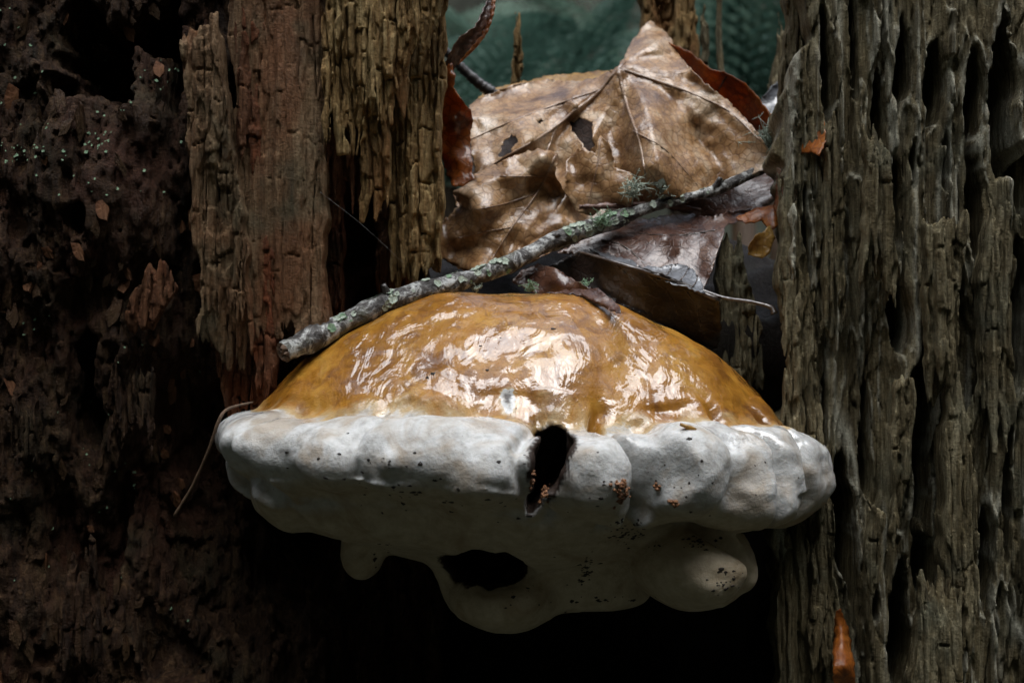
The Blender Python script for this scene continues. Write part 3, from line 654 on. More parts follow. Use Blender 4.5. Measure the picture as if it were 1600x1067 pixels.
ICO_F = np.array([(0, 11, 5), (0, 5, 1), (0, 1, 7), (0, 7, 10), (0, 10, 11), (1, 5, 9), (5, 11, 4), (11, 10, 2), (10, 7, 6), (7, 1, 8), (3, 9, 4), (3, 4, 2), (3, 2, 6), (3, 6, 8), (3, 8, 9), (4, 9, 5), (2, 4, 11), (6, 2, 10), (8, 6, 7), (9, 8, 1)])
rg = np.random.default_rng(5)
def specks():                               # black dirt stuck on the pores and rim
    V, F = [], []; n = 0
    spots = []
    for (px, py, sx, sy, c) in [(1000, 845, 35, 8, 26), (985, 838, 22, 22, 30), (1085, 842, 34, 10, 26), (1140, 905, 20, 18, 26), (922, 888, 12, 14, 26), (920, 905, 9, 12, 18), (800, 800, 260, 20, 26), (600, 770, 140, 40, 14),
                                (850, 950, 90, 25, 8), (960, 940, 60, 6, 14), (820, 905, 60, 30, 8), (595, 870, 10, 20, 10), (620, 772, 4, 10, 8), (700, 560, 200, 60, 10), (1040, 750, 180, 40, 24), (600, 730, 180, 40, 22)]:
        for _ in range(c): spots.append((px + sx * rg.standard_normal() * .6, py + sy * rg.standard_normal() * .6))
    for px, py in spots:
        h = surf_at(px, py)
        if h is None: continue
        p, nn = h; r = 0.25 + 0.55 * rg.random() ** 2
        v = ICO_V * (r * (1 + .35 * rg.standard_normal((12, 3)))) * np.array([1.5, 1, 1])
        v = v - np.outer(v @ nn, nn) * .55
        V.append(v + p); F.append(ICO_F + n); n += 12
    obj('dirt', np.vstack(V), np.vstack(F), M['dirt'], fg, kind='stuff')
specks()
def frass(px, py, rpx, n, label):
    V, F = [], []; c = 0; h0 = surf_at(px, py)
    if h0 is None: return
    for _ in range(n):
        h = surf_at(px + rpx[0] * rg.standard_normal() * .5, py + rpx[1] * rg.standard_normal() * .5)
        if h is None: continue
        r = 0.5 + 0.45 * rg.random(); V.append(ICO_V * (r * (1 + .2 * rg.standard_normal((12, 3)))) + h[0] + h[1] * r * .5); F.append(ICO_F + c); c += 12
    o = obj('frass_clump', np.vstack(V), np.vstack(F), M['frass'], smooth=False); tag(o, label, 'droppings', 'brown grains stuck on the fungus rim')
frass(975, 770, (11, 20), 46, 'clump of reddish brown grains wedged in the crease right of the white knob')
frass(1047, 788, (7, 7), 14, 'small cluster of brown grains low on the long white lobe')
frass(1020, 765, (5, 4), 7, 'tiny pair of brown grains between the crease and the lower grain cluster')
frass(845, 762, (9, 26), 40, 'brown grains lining the dark cleft that splits the white rim')
# ------------------------------------------------------------------ fallen leaves
def rbf(ctrl):
    c = np.array(ctrl, float); p = c[:, :2]; R = np.hypot(p[:, None, 0] - p[None, :, 0], p[:, None, 1] - p[None, :, 1])
    n = len(p); A = np.zeros((n + 3, n + 3)); A[:n, :n] = R; A[:n, n] = 1; A[:n, n + 1:] = p; A[n, :n] = 1; A[n + 1:, :n] = p.T
    A[:n, :n] -= np.eye(n) * 2.0
    wv = np.linalg.solve(A, np.concatenate([c[:, 2], np.zeros(3)]))
    def f(q):
        r = np.hypot(q[:, None, 0] - p[None, :, 0], q[:, None, 1] - p[None, :, 1]); return r @ wv[:n] + wv[n] + q @ wv[n + 1:]
    return f
def inside(poly, q):
    p = np.asarray(poly); r = np.zeros(len(q), bool); j = len(p) - 1
    for i in range(len(p)):
        c = ((p[i, 1] > q[:, 1]) != (p[j, 1] > q[:, 1])) & (q[:, 0] < (p[j, 0] - p[i, 0]) * (q[:, 1] - p[i, 1]) / (p[j, 1] - p[i, 1] + 1e-9) + p[i, 0])
        r ^= c; j = i
    return r
def rough_loop(poly, step, amp, seed):
    p = np.asarray(poly, float); out = []; rng = np.random.default_rng(seed)
    for i in range(len(p)):
        a, b = p[i], p[(i + 1) % len(p)]; n = max(1, int(np.hypot(*(b - a)) / step))
        for t in range(n): out.append(a + (b - a) * t / n + (0 if t == 0 else 1) * amp * rng.standard_normal(2))
    return np.array(out)
def blade(name, poly, ctrl, mat, parent, seed=0, step=5.0, crump=1.6, holes=(), veins=(), amp=1.1, thick=0.35, pleat=None, curl=2.5):
    """leaf sheet: outline in photo pixels, depth from control points (px, py, y), crumpled; torn holes cut out"""
    B = rough_loop(poly, step, amp, seed); d = rbf(ctrl)
    pts = [tuple(v) for v in B]; edges = [(i, (i + 1) % len(B)) for i in range(len(B))]
    hl = []
    for hi, h in enumerate(holes):
        hb = rough_loop(h, step * .8, 1.6, seed + hi + 9); o0 = len(pts); pts += [tuple(v) for v in hb]; hl.append(hb)
        edges += [(o0 + i, o0 + (i + 1) % len(hb)) for i in range(len(hb))]
    rng = np.random.default_rng(seed + 1)
    x0, y0 = B.min(0); x1, y1 = B.max(0); gx_, gy_ = np.meshgrid(np.arange(x0, x1, step), np.arange(y0, y1, step * .87))
    gx_[1::2] += step / 2; q = np.stack([gx_.ravel(), gy_.ravel()], 1); q += rng.uniform(-.2, .2, q.shape) * step
    m = inside(B, q)
    for hb in hl: m &= ~inside(hb, q)
    pts += [tuple(v) for v in q[m]]
    vv, _, ff, *_ = delaunay_2d_cdt([Vector(p) for p in pts], edges, [], 0, 0.3)
    vv = np.array([tuple(v) for v in vv]); F = np.array([f for f in ff if len(f) == 3]); cen = vv[F].mean(1)
    k = inside(B, cen)
    for hb in hl: k &= ~inside(hb, cen)
    F = F[k]
    y = d(vv); q3 = np.column_stack([vv, np.zeros(len(vv))])
    y = y + crump * (1.9 * pnoise(q3, 85, seed + 2) + 0.75 * pnoise(q3, (34, 42, 30), seed + 3) + 0.16 * pnoise(q3, 13, seed + 4))
    db = np.array([np.min(np.hypot(B[:, 0] - a, B[:, 1] - b_)) for a, b_ in vv]); y = y - curl * np.exp(-db / 9.0) * (pnoise(q3, 55, seed + 7) + .3)
    if pleat:                               # folds fanning out from the stalk
        an = np.arctan2(vv[:, 1] - pleat[1], vv[:, 0] - pleat[0]); r_ = np.hypot(vv[:, 1] - pleat[1], vv[:, 0] - pleat[0]); y = y + pleat[2] * np.minimum(r_ / 150, 1.2) * (np.abs(((an * pleat[3] + .6 * pnoise(q3, 120, seed + 6)) / math.pi) % 2 - 1) * 2 - 1)
    for vn in veins:                        # the blade puckers along its veins
        pv = spline(vn[0], 40); dist = np.min(np.hypot(vv[:, None, 0] - pv[None, :, 0], vv[:, None, 1] - pv[None, :, 1]), 1)
        y = y - vn[2] * np.exp(-(dist / 9.0) ** 2) * (1 if len(vn) < 4 else vn[3])
    s = (D + y) / 2000.0
    V = np.column_stack([(vv[:, 0] - 800) * s, y, (533.5 - vv[:, 1]) * s])
    used, inv = np.unique(F, return_inverse=True); V2 = V[used]; F = inv.reshape(F.shape)
    N = vnormals(V2, F); F = F if N[:, 1].mean() < 0 else F[:, ::-1]
    o = obj(name, V2, np.ascontiguousarray(F), mat, parent)
    md = o.modifiers.new('thickness', 'SOLIDIFY'); md.thickness = thick / 1000; md.offset = 0
    for vn in veins:
        pv = spline(vn[0], 26)
        # height of the blade near each vein point
        dd = np.hypot(pv[:, None, 0] - vv[None, :, 0], pv[:, None, 1] - vv[None, :, 1]); yv = np.array([np.mean(y[np.argsort(r)[:4]]) for r in dd])
        r0, r1 = vn[1]; rr = np.linspace(r0, r1, 26)
        p3 = np.array([P(a, b_, c) for (a, b_), c in zip(pv, yv - 0.25)])
        vt, ft = tube(p3, rr, 6); obj('vein', vt, ft, M['vein'] if mat in (M['leaf_tan'], M['leaf_yellow']) else M['vein_dark'], o)
    return o
def leaf(name, label, base, poly, ctrl, mat, group='fallen leaves in the stump', **kw):
    t = thing(name, label, 'leaf', P(*base), group); blade('blade', poly, ctrl, M[mat], t, **kw); return t

leaf('maple_leaf', 'large wet tan maple leaf with torn holes and raised veins, draped over the hollow', (900, 400, 95),
     [(733, 165), (760, 148), (800, 133), (850, 125), (900, 128), (930, 122), (968, 104), (985, 68), (1000, 48), (1016, 33), (1042, 52), (1062, 88), (1098, 128), (1140, 160), (1178, 200), (1205, 240), (1200, 262), (1150, 285), (1105, 300),
      (1070, 312), (1035, 304), (1012, 322), (965, 318), (930, 345), (900, 350), (882, 380), (840, 405), (800, 425), (765, 432), (725, 424), (690, 404), (668, 410), (678, 370), (692, 345), (716, 325), (708, 305), (728, 285), (742, 262), (735, 232), (730, 200)],
     [(668, 408, 84), (690, 350, 92), (690, 404, 96), (730, 425, 88), (800, 425, 92), (880, 380, 100), (900, 345, 104), (745, 270, 94), (790, 242, 100), (835, 215, 108), (900, 165, 124), (965, 110, 138), (735, 200, 128), (735, 160, 150), (780, 190, 132), (850, 125, 160), (850, 165, 142), (930, 118, 156),
      (870, 260, 130), (820, 320, 112), (760, 340, 100), (900, 270, 128), (940, 250, 126), (960, 200, 128), (1015, 300, 100), (990, 200, 118), (940, 330, 104), (1080, 300, 104), (1190, 270, 110), (1205, 235, 116), (1140, 160, 140), (1080, 200, 124), (1100, 250, 112), (1060, 90, 152), (1015, 33, 166), (985, 66, 166), (1040, 110, 142)],
     'leaf_tan', seed=21, step=4.6, crump=2.1, pleat=(968, 100, 8.5, 8.0), curl=4.5,
     holes=[[(890, 192), (905, 184), (925, 190), (928, 225), (922, 242), (908, 222), (893, 206)], [(786, 222), (800, 210), (810, 222), (796, 240), (780, 246)], [(838, 188), (850, 190), (846, 197)], [(905, 248), (922, 252), (928, 264), (908, 262)], [(1020, 285), (1036, 278), (1044, 292), (1034, 302)]],
     veins=[([(975, 98), (940, 140), (900, 172), (858, 205), (800, 240), (750, 268)], (1.3, .5), 2.2), ([(966, 112), (980, 165), (1000, 225), (1012, 295)], (1.2, .6), 2.0), ([(968, 108), (1030, 128), (1090, 150), (1140, 175), (1190, 222)], (1.0, .4), 2.0),
            ([(940, 140), (880, 160), (800, 190), (735, 218)], (.8, .3), 1.2), ([(870, 195), (850, 250), (835, 300), (800, 350), (765, 400)], (.8, .3), 1.4), ([(990, 205), (1040, 235), (1090, 290)], (.6, .25), 1.0), ([(745, 330), (790, 328), (830, 312)], (.5, .2), .8), ([(745, 272), (800, 278), (845, 290)], (.5, .2), .8)])
leaf('crumpled_leaf', 'crumpled pale tan leaf with upturned edges, hanging below the big maple leaf onto the twig', (780, 425, 88),
     [(672, 412), (680, 372), (694, 345), (718, 322), (708, 300), (732, 286), (748, 268), (800, 246), (840, 232), (872, 240), (868, 275), (884, 300), (872, 330), (896, 348), (884, 380), (842, 404), (800, 424), (765, 432), (728, 424), (694, 404)],
     [(672, 412, 74), (690, 350, 86), (694, 404, 88), (728, 424, 80), (800, 424, 82), (884, 380, 92), (896, 348, 92), (748, 268, 88), (800, 246, 94), (840, 232, 98), (872, 240, 106), (868, 300, 110), (820, 320, 96), (770, 330, 84), (800, 380, 96), (740, 380, 90), (850, 360, 90), (712, 370, 82)],
     'leaf_tan', seed=23, step=4.6, crump=2.4, pleat=(900, 200, 4.0, 11.0), curl=5.0,
     veins=[([(868, 242), (840, 300), (800, 355), (765, 410)], (.8, .3), 1.6), ([(838, 302), (790, 318), (742, 328)], (.5, .2), 1.0), ([(850, 275), (800, 276), (752, 274)], (.5, .2), 1.0), ([(800, 355), (760, 362), (715, 372)], (.4, .2), .8)])
leaf('torn_leaf', 'torn wet brown leaf lobe lying on the big maple leaf above the twig', (980, 320, 98),
     [(886, 250), (905, 232), (930, 240), (938, 212), (952, 222), (960, 262), (985, 270), (1000, 300), (985, 322), (950, 318), (925, 338), (900, 330), (882, 300)],
     [(886, 250, 112), (938, 212, 114), (960, 262, 104), (1000, 300, 98), (950, 318, 98), (900, 330, 100), (925, 280, 112)], 'leaf_tan', seed=27, crump=1.6, curl=5.0, veins=[([(938, 216), (932, 265), (915, 330)], (.6, .3), 1.2)])
leaf('curled_leaf', 'orange underside of a curled leaf edge folded behind the big tan leaf', (1150, 200, 150),
     [(1040, 66), (1075, 80), (1110, 108), (1135, 115), (1165, 130), (1195, 165), (1222, 198), (1212, 210), (1185, 212), (1150, 190), (1105, 158), (1075, 125)],
     [(1040, 66, 158), (1110, 108, 142), (1165, 130, 138), (1222, 198, 128), (1185, 212, 150), (1105, 158, 168), (1075, 125, 168)], 'leaf_orange', seed=31, crump=1.0,
     veins=[([(1105, 165), (1120, 145), (1135, 120)], (.5, .4), .5)])
leaf('brown_leaf', 'yellow edged brown leaf lying flat behind the big tan leaf', (860, 150, 185),
     [(735, 170), (760, 140), (810, 130), (860, 118), (940, 112), (985, 118), (960, 170), (860, 180), (780, 190)],
     [(735, 170, 180), (810, 130, 190), (860, 118, 194), (940, 112, 196), (960, 170, 172), (860, 180, 166), (780, 190, 168)], 'leaf_yellow', seed=41, crump=1.3)
t = leaf('curled_leaf', 'dark russet leaf hanging curled against the pale plank, with a twisted wet tip', (715, 290, 78),
     [(680, 132), (692, 108), (706, 98), (712, 118), (708, 136), (722, 156), (736, 172), (738, 195), (734, 225), (738, 262), (742, 280), (722, 292), (706, 290), (694, 262), (688, 225), (682, 180)],
     [(680, 132, 84), (712, 118, 70), (722, 156, 70), (738, 190, 84), (710, 190, 72), (690, 190, 86), (734, 225, 82), (742, 280, 74), (715, 250, 76), (694, 262, 88), (706, 290, 72)], 'leaf_red', seed=51, crump=.8)
def ribbon(pl, wd, tw, mat, parent, name, seed):
    c = spline(pl, 40); V = []; F = []; n = 40
    wv = np.interp(np.linspace(0, 1, n), np.linspace(0, 1, len(wd)), wd); av = np.interp(np.linspace(0, 1, n), np.linspace(0, 1, len(tw)), tw)
    for i in range(n):
        p = np.array(P(*c[i])); T = np.array(P(*c[min(i + 1, n - 1)])) - np.array(P(*c[max(i - 1, 0)])); T /= np.linalg.norm(T)
        a = np.cross(T, (0, 1, 0)); a /= np.linalg.norm(a); b_ = np.cross(T, a); d = a * math.cos(av[i]) + b_ * math.sin(av[i]); e = np.cross(T, d)
        for k, u in enumerate((-1, -.5, 0, .5, 1)): V.append(p + d * u * wv[i] / 2 + e * (u * u * .3 * wv[i] + .6 * math.sin(i * 1.7 + k * 2)))
    F = [[i * 5 + k, i * 5 + k + 1, i * 5 + k + 6, i * 5 + k + 5] for i in range(n - 1) for k in range(4)]
    o = obj(name, V, F, mat, parent); md = o.modifiers.new('thickness', 'SOLIDIFY'); md.thickness = .0004; return o
ribbon([(690, 122, 84), (704, 92, 80), (722, 68, 78), (742, 46, 80), (757, 20, 84), (764, -4, 88)], [5, 7, 7.5, 6.5, 4.5, 2], [.2, .9, .5, 1.0, .6, .9], M['leaf_maroon'], t, 'leaf_tip', 3)
ribbon([(712, 100, 84), (735, 70, 84), (752, 45, 86), (764, 15, 88), (768, -10, 90)], [3, 6, 6, 5, 3], [.0, .2, .4, .2, .4], M['leaf_orange'], t, 'leaf_edge', 4)
leaf('folded_leaf', 'maroon wet leaf folded double under the lichen covered twig', (1010, 420, 84),
     [(870, 395), (915, 372), (975, 345), (1020, 340), (1062, 335), (1110, 338), (1160, 328), (1200, 322), (1216, 328), (1200, 342), (1160, 346), (1135, 352), (1128, 375), (1118, 405), (1106, 438), (1100, 452), (1060, 440), (1010, 425), (960, 405), (910, 400)],
     [(870, 395, 88), (975, 345, 104), (1062, 335, 110), (1160, 328, 112), (1216, 328, 116), (1135, 352, 90), (1128, 375, 82), (1106, 438, 78), (1060, 400, 84), (1040, 372, 80), (1010, 425, 78), (960, 405, 84), (960, 375, 86)], 'leaf_maroon', seed=61, crump=1.2,
     veins=[([(940, 375), (975, 385), (1010, 415)], (.5, .3), .8), ([(1120, 360), (1060, 368), (990, 365)], (.5, .3), .9)])
t = leaf('beech_leaf', 'dark brown leaf with a silvery ribbed edge and long black stalk, above the cap', (1080, 500, 60),
     [(820, 432), (860, 415), (905, 392), (960, 408), (1010, 420), (1045, 432), (1090, 452), (1125, 470), (1128, 510), (1122, 545), (1095, 540), (1050, 515), (1000, 490), (950, 470), (900, 458), (850, 455)],
     [(820, 432, 80), (905, 392, 84), (960, 408, 70), (1045, 432, 62), (1125, 470, 56), (1122, 545, 74), (1050, 515, 76), (950, 470, 78), (850, 455, 82), (1040, 475, 72)], 'leaf_dark', seed=71, crump=.9,
     veins=[([(905, 394), (960, 410), (1045, 436), (1120, 468)], (.8, 1.2), .8), ([(960, 412), (990, 440), (1010, 470)], (.35, .2), .5), ([(1010, 428), (1045, 460), (1060, 495)], (.35, .2), .5), ([(1060, 442), (1085, 475), (1095, 515)], (.35, .2), .5)])
pt = spline([P(1092, 452, 60), P(1130, 465, 55), P(1175, 472, 50), P(1204, 480, 48), P(1210, 490, 47)], 24); vt, ft = tube(pt, np.interp(np.linspace(0, 1, 24), [0, .6, .9, 1], [.8, .8, 1.3, 1.5]), 8, .06, 2); obj('stalk', vt, ft, M['vein_dark'], t)
blade('blade_edge', [(920, 388), (960, 400), (1000, 412), (1030, 418), (1060, 412), (1082, 420), (1094, 436), (1102, 458), (1060, 446), (1010, 430), (960, 412)],
      [(920, 388, 84), (960, 400, 78), (960, 412, 69), (1030, 418, 76), (1030, 437, 61), (1082, 420, 74), (1102, 458, 57), (1060, 446, 60)], M['leaf_silver'], t, seed=81, crump=.7, amp=1.4,
      veins=[([(1036, 436), (1046, 424), (1050, 415)], (.5, .3), .6), ([(1058, 444), (1070, 430), (1076, 418)], (.5, .3), .6), ([(1080, 450), (1088, 440), (1090, 430)], (.5, .3), .6)])
leaf('leaf_scrap', 'dark crumpled leaf scrap tucked between twig and cap', (850, 455, 72),
     [(800, 440), (815, 422), (840, 412), (870, 420), (900, 440), (925, 452), (930, 464), (880, 460), (840, 462)], [(800, 440, 76), (840, 412, 84), (870, 420, 72), (925, 452, 66), (880, 460, 66), (840, 462, 70)], 'leaf_maroon', seed=91, crump=1.4)
leaf('leaf_scrap', 'small brown leaf scrap lying on top of the orange cap', (935, 480, 40),
     [(850, 458), (900, 452), (935, 450), (948, 462), (968, 478), (970, 490), (950, 484), (925, 470), (905, 462)], [(850, 458, 44), (900, 452, 40), (935, 450, 34), (948, 462, 24), (970, 490, 13), (950, 484, 14), (925, 470, 20)], 'leaf_maroon', seed=101, crump=.7)
leaf('leaf_scrap', 'yellow leaf tip curling in the shade beside the upright splinters', (1190, 400, 80),
     [(1180, 368), (1205, 352), (1212, 372), (1202, 396), (1190, 404), (1168, 398), (1172, 380)], [(1180, 368, 74), (1205, 352, 80), (1202, 396, 72), (1168, 398, 82)], 'leaf_yellow', seed=111, crump=.6)
leaf('leaf_scrap', 'orange curled leaf tip at the end of the maroon folded leaf', (1200, 350, 90),
     [(1150, 340), (1180, 326), (1216, 320), (1216, 352), (1205, 360), (1190, 345), (1165, 350)], [(1150, 340, 92), (1216, 320, 84), (1205, 360, 76), (1190, 345, 84)], 'leaf_orange', seed=121, crump=.6)
leaf('leaf_scrap', 'orange leaf caught upright in a crack below the white rim, at the stump edge', (1318, 1067, 24),
     [(1300, 1100), (1302, 1010), (1306, 955), (1314, 950), (1326, 985), (1335, 1040), (1340, 1100)], [(1300, 1100, 20), (1306, 955, 28), (1320, 1040, 14), (1335, 1040, 22), (1340, 1100, 20)], 'leaf_orange', seed=131, crump=.7)
leaf('leaf_scrap', 'rust orange leaf stuck against the stump wall beside the tan leaf', (1270, 240, 50),
     [(1252, 240), (1256, 205), (1270, 180), (1288, 190), (1292, 215), (1280, 245), (1268, 238)], [(1252, 240, 44), (1270, 180, 44), (1292, 215, 34), (1280, 245, 30)], 'leaf_orange', seed=141, crump=.8)
leaf('leaf_scrap', 'dark red leaf strip standing upright at the edge of the gap', (1225, 320, 66),
     [(1210, 330), (1214, 260), (1224, 200), (1240, 198), (1246, 235), (1234, 280), (1228, 330)], [(1210, 330, 64), (1214, 260, 66), (1240, 198, 62), (1246, 235, 50), (1228, 330, 56)], 'leaf_red', seed=151, crump=.7)
leaf('leaf_scrap', 'pale grey leaf behind the tan leaf, leaning on the far splinter', (1210, 200, 170),
     [(1185, 160), (1205, 135), (1238, 112), (1242, 150), (1235, 200), (1200, 190)], [(1185, 160, 172), (1238, 112, 176), (1235, 200, 158), (1200, 190, 164)], 'leaf_silver', seed=161, crump=1.2)
leaf('brown_leaf', 'brown wet leaf showing under the right side of the tan leaf, beneath the twig', (1150, 330, 122),
     [(1010, 320), (1080, 290), (1150, 260), (1218, 240), (1225, 300), (1190, 330), (1100, 340)], [(1010, 320, 124), (1150, 260, 134), (1218, 240, 138), (1225, 300, 122), (1100, 340, 118)], 'leaf_maroon', seed=171, crump=1.6)
leaf('brown_leaf', 'dark leaf lying underneath the torn holes of the tan leaf', (880, 330, 150),
     [(720, 230), (800, 190), (900, 170), (980, 190), (1000, 290), (900, 340), (760, 330)], [(720, 230, 160), (900, 170, 170), (1000, 290, 140), (760, 330, 132), (860, 250, 150)], 'leaf_under', seed=181, crump=1.5)

# ------------------------------------------------------------------ twigs
tw = thing('lichen_twig', 'long grey twig crusted with lichen, slanting over the cap and the leaves', 'twig', P(430, 560, 30))
ctl = [(442, 550, 22), (500, 524, 34), (575, 487, 42), (650, 458, 46), (720, 440, 56), (790, 415, 66), (850, 384, 76), (905, 362, 82), (960, 345, 88), (1010, 326, 92), (1060, 312, 96), (1110, 300, 98), (1165, 276, 102), (1222, 250, 108)]
c = spline(ctl, 130); tp = np.array([P(*v) for v in c]); u = np.linspace(0, 1, 130)
rad = np.interp(u, [0, .1, .3, .45, .55, .62, .68, .8, 1], [4.7, 4.7, 4.3, 3.5, 4.1, 4.2, 2.6, 2.7, 2.0]) * (1 + .08 * pnoise(np.column_stack([u * 100, u, u]), (3, 1, 1), 9))
V, F = tube(tp, rad, 18, 0.035, 4, cap=False); stem = obj('stem', V, F, M['twig'], tw)
T0 = tp[0] - tp[2]; T0 /= np.linalg.norm(T0)
V2 = V[:18]; ctr = V2.mean(0); rng = np.random.default_rng(8)
ev = np.vstack([V2, ctr + (V2 - ctr) * .72 + T0 * rng.uniform(-1.2, 2.0, (18, 1)), ctr + (V2 - ctr) * .35 + T0 * rng.uniform(-1.5, 1.5, (18, 1)), [ctr + T0 * .2]])
ef = [[r * 18 + k, (r + 1) * 18 + k, (r + 1) * 18 + (k + 1) % 18, r * 18 + (k + 1) % 18] for r in (0, 1) for k in range(18)] + [[36 + k, 54, 36 + (k + 1) % 18] for k in range(18)]
obj('broken_end', ev, ef, M['twig_end'], tw, smooth=False)
for (uu, dx, dz, L) in [(.19, -2, 8, 4), (.47, 6, 5, 3), (.86, 3, 6, 4)]:          # snapped side shoots
    i = int(uu * 129); p = tp[i]; q = p + np.array([dx, -2, dz]); vt, ft = tube(spline([p, (p + q) / 2 + (.5, 0, .3), q], 6), np.linspace(2.2, 1.2, 6), 8, .1, 3); obj('side_shoot', vt, ft, M['twig_black'], tw)
def flake(c, n, r, seed):                    # a little lobed lichen plate
    rng = np.random.default_rng(seed); n = n / np.linalg.norm(n); a = np.cross(n, (0.3, .9, .2)); a /= np.linalg.norm(a); b_ = np.cross(n, a); k = 11
    rr = r * (0.7 + .5 * rng.random(k)); V = [c + n * r * .14]
    for s_, h in ((.62, .16), (1.0, .30)):
        for i in range(k):
            t = 2 * math.pi * i / k; V.append(c + (a * math.cos(t) + b_ * math.sin(t)) * rr[i] * s_ + n * r * h * (.4 + rng.random()))
    V.append(c - n * r * .1); F = [[0, 1 + i, 1 + (i + 1) % k] for i in range(k)] + [[1 + i, 1 + k + i, 1 + k + (i + 1) % k, 1 + (i + 1) % k] for i in range(k)] + [[1 + k + i, 2 * k + 1, 1 + k + (i + 1) % k] for i in range(k)]
    return np.array(V), F
for i in range(120):
    uu = rng.choice([rng.uniform(.30, .40), rng.uniform(.50, .66), rng.uniform(.50, .66), rng.uniform(.70, .88), rng.uniform(.08, .3)]); j = int(uu * 129)
    Tn = tp[j + 1 if j < 129 else j] - tp[j - 1]; Tn /= np.linalg.norm(Tn); a = np.cross(Tn, (0, 0, 1)); a /= np.linalg.norm(a); b_ = np.cross(a, Tn); b_ = b_ if b_[2] > 0 else -b_
    ang = rng.uniform(-.6, 2.6); d = a * math.cos(ang) * (-1 if a[1] > 0 else 1) + b_ * math.sin(ang)
    vt, ft = flake(tp[j] + d * rad[j] * .96, d, rng.uniform(.7, 2.1), 300 + i); obj('lichen_flake', vt, ft, M['lichen'] if rng.random() < .75 else M['lichen_green'], stem, smooth=False)
def tuft(px, py, y, r, n, seed, label, mat='lichen'):
    rng = np.random.default_rng(seed); V, F = [], []; k = 0; p = np.array(P(px, py, y))
    for _ in range(n):
        d = rng.standard_normal(3); d[2] = abs(d[2]) * .9 + .1; d /= np.linalg.norm(d); L = r * (.5 + rng.random()); q = p + d * L + rng.standard_normal(3) * r * .25
        m_ = p + d * L * .5 + rng.standard_normal(3) * r * .2
        vt, ft = tube(spline([p + rng.standard_normal(3) * r * .3, m_, q], 5), np.linspace(.3, .13, 5), 4, 0, 0)
        V.append(vt); F += [[a + k for a in f] for f in ft]; k += len(vt)
        for _b in range(2):
            e = q - d * L * .3 * rng.random() ; g2 = e + rng.standard_normal(3) * r * .3; vt, ft = tube([e, (e + g2) / 2, g2], [.2, .16, .1], 4); V.append(vt); F += [[a + k for a in f] for f in ft]; k += len(vt)
    o = obj('lichen_tuft', np.vstack(V), F, M[mat]); tag(o, label, 'lichen', 'lichen tufts around the twig')
tuft(990, 300, 88, 6.5, 34, 1, 'pale shrubby lichen tuft on the twig where the leaf vein ends')
tuft(1035, 304, 92, 5, 30, 2, 'pale lichen tuft on the thin part of the twig, beside the torn notch')
tuft(940, 348, 80, 5, 26, 3, 'greenish lichen tuft on the thick knuckle of the twig', 'lichen_green')
tuft(1205, 222, 104, 8, 44, 4, 'bushy pale lichen at the far end of the twig by the stump wall')
tuft(915, 446, 62, 3.2, 12, 5, 'tiny green lichen sprig standing over the brown scrap on the cap', 'lichen_green')
tuft(705, 456, 56, 3.2, 16, 6, 'small green lichen fringe under the twig at the top of the cap', 'lichen_green')
tuft(745, 452, 58, 3.0, 14, 7, 'short pale lichen fringe between twig and cap, next to dark leaf scrap')
tuft(830, 452, 62, 3.6, 14, 8, 'olive lichen strands on the dark scrap behind the cap', 'lichen_green')
def stick(name, label, pts, r, mat, n=40, wob=.05, seed=0, sides=8):
    p = spline([P(*v) for v in pts], n); rr = np.interp(np.linspace(0, 1, n), np.linspace(0, 1, len(r)), r) * (1 + .07 * np.random.default_rng(seed).standard_normal(n))
    vt, ft = tube(p, rr, sides, wob, seed); o = obj(name, vt, ft, M[mat]); return tag(o, label, 'twig')
stick('thin_twig', 'thin brown twig hooked over the left end of the white rim', [(272, 806, 16), (300, 760, 14), (325, 705, 10), (343, 655, 8), (358, 638, 12), (395, 628, 18)], [.7, .6, .55, .75, .6, .35], 'twig_brown', seed=2)
stick('thin_twig', 'reddish scaly twig lying on the maroon leaf above the lichen twig', [(905, 324, 100), (950, 322, 100), (1000, 320, 101), (1050, 322, 102), (1095, 328, 104)], [1.0, 1.5, 1.3, 1.5, .8], 'twig_red', wob=.22, seed=3)
stick('black_stick', 'dark wet stick poking up behind the curled russet leaf', [(682, 64, 170), (715, 100, 172), (745, 128, 174), (775, 150, 176)], [2.2, 2.6, 3.0, 3.2], 'twig_black', seed=4)
stick('pale_stick', 'thin upright grey stick behind the leaf, beside the broken far plank', [(1122, -60, 240), (1124, 0, 240), (1123, 60, 240), (1128, 130, 238)], [1.6, 1.7, 1.9, 2.2], 'wood_right', seed=5)
o = stick('silk_thread', 'single strand of spider silk stretched from plank to twig', [(500, 300, 30), (570, 355, 40), (650, 430, 56)], [.03, .03], 'silk', wob=0, seed=6, sides=4); o['category'] = 'thread'
h = surf_at(1082, 664)
if h is not None:
    o = obj('seed_husk', ICO_V * np.array([4.5, 1.2, 1.0]) @ np.array(Euler((0, .35, .2)).to_matrix()).T + h[0] + h[1] * .5, ICO_F, M['leaf_yellow']); tag(o, 'small straw coloured husk stuck where the orange cap meets the white lobe', 'seed husk')
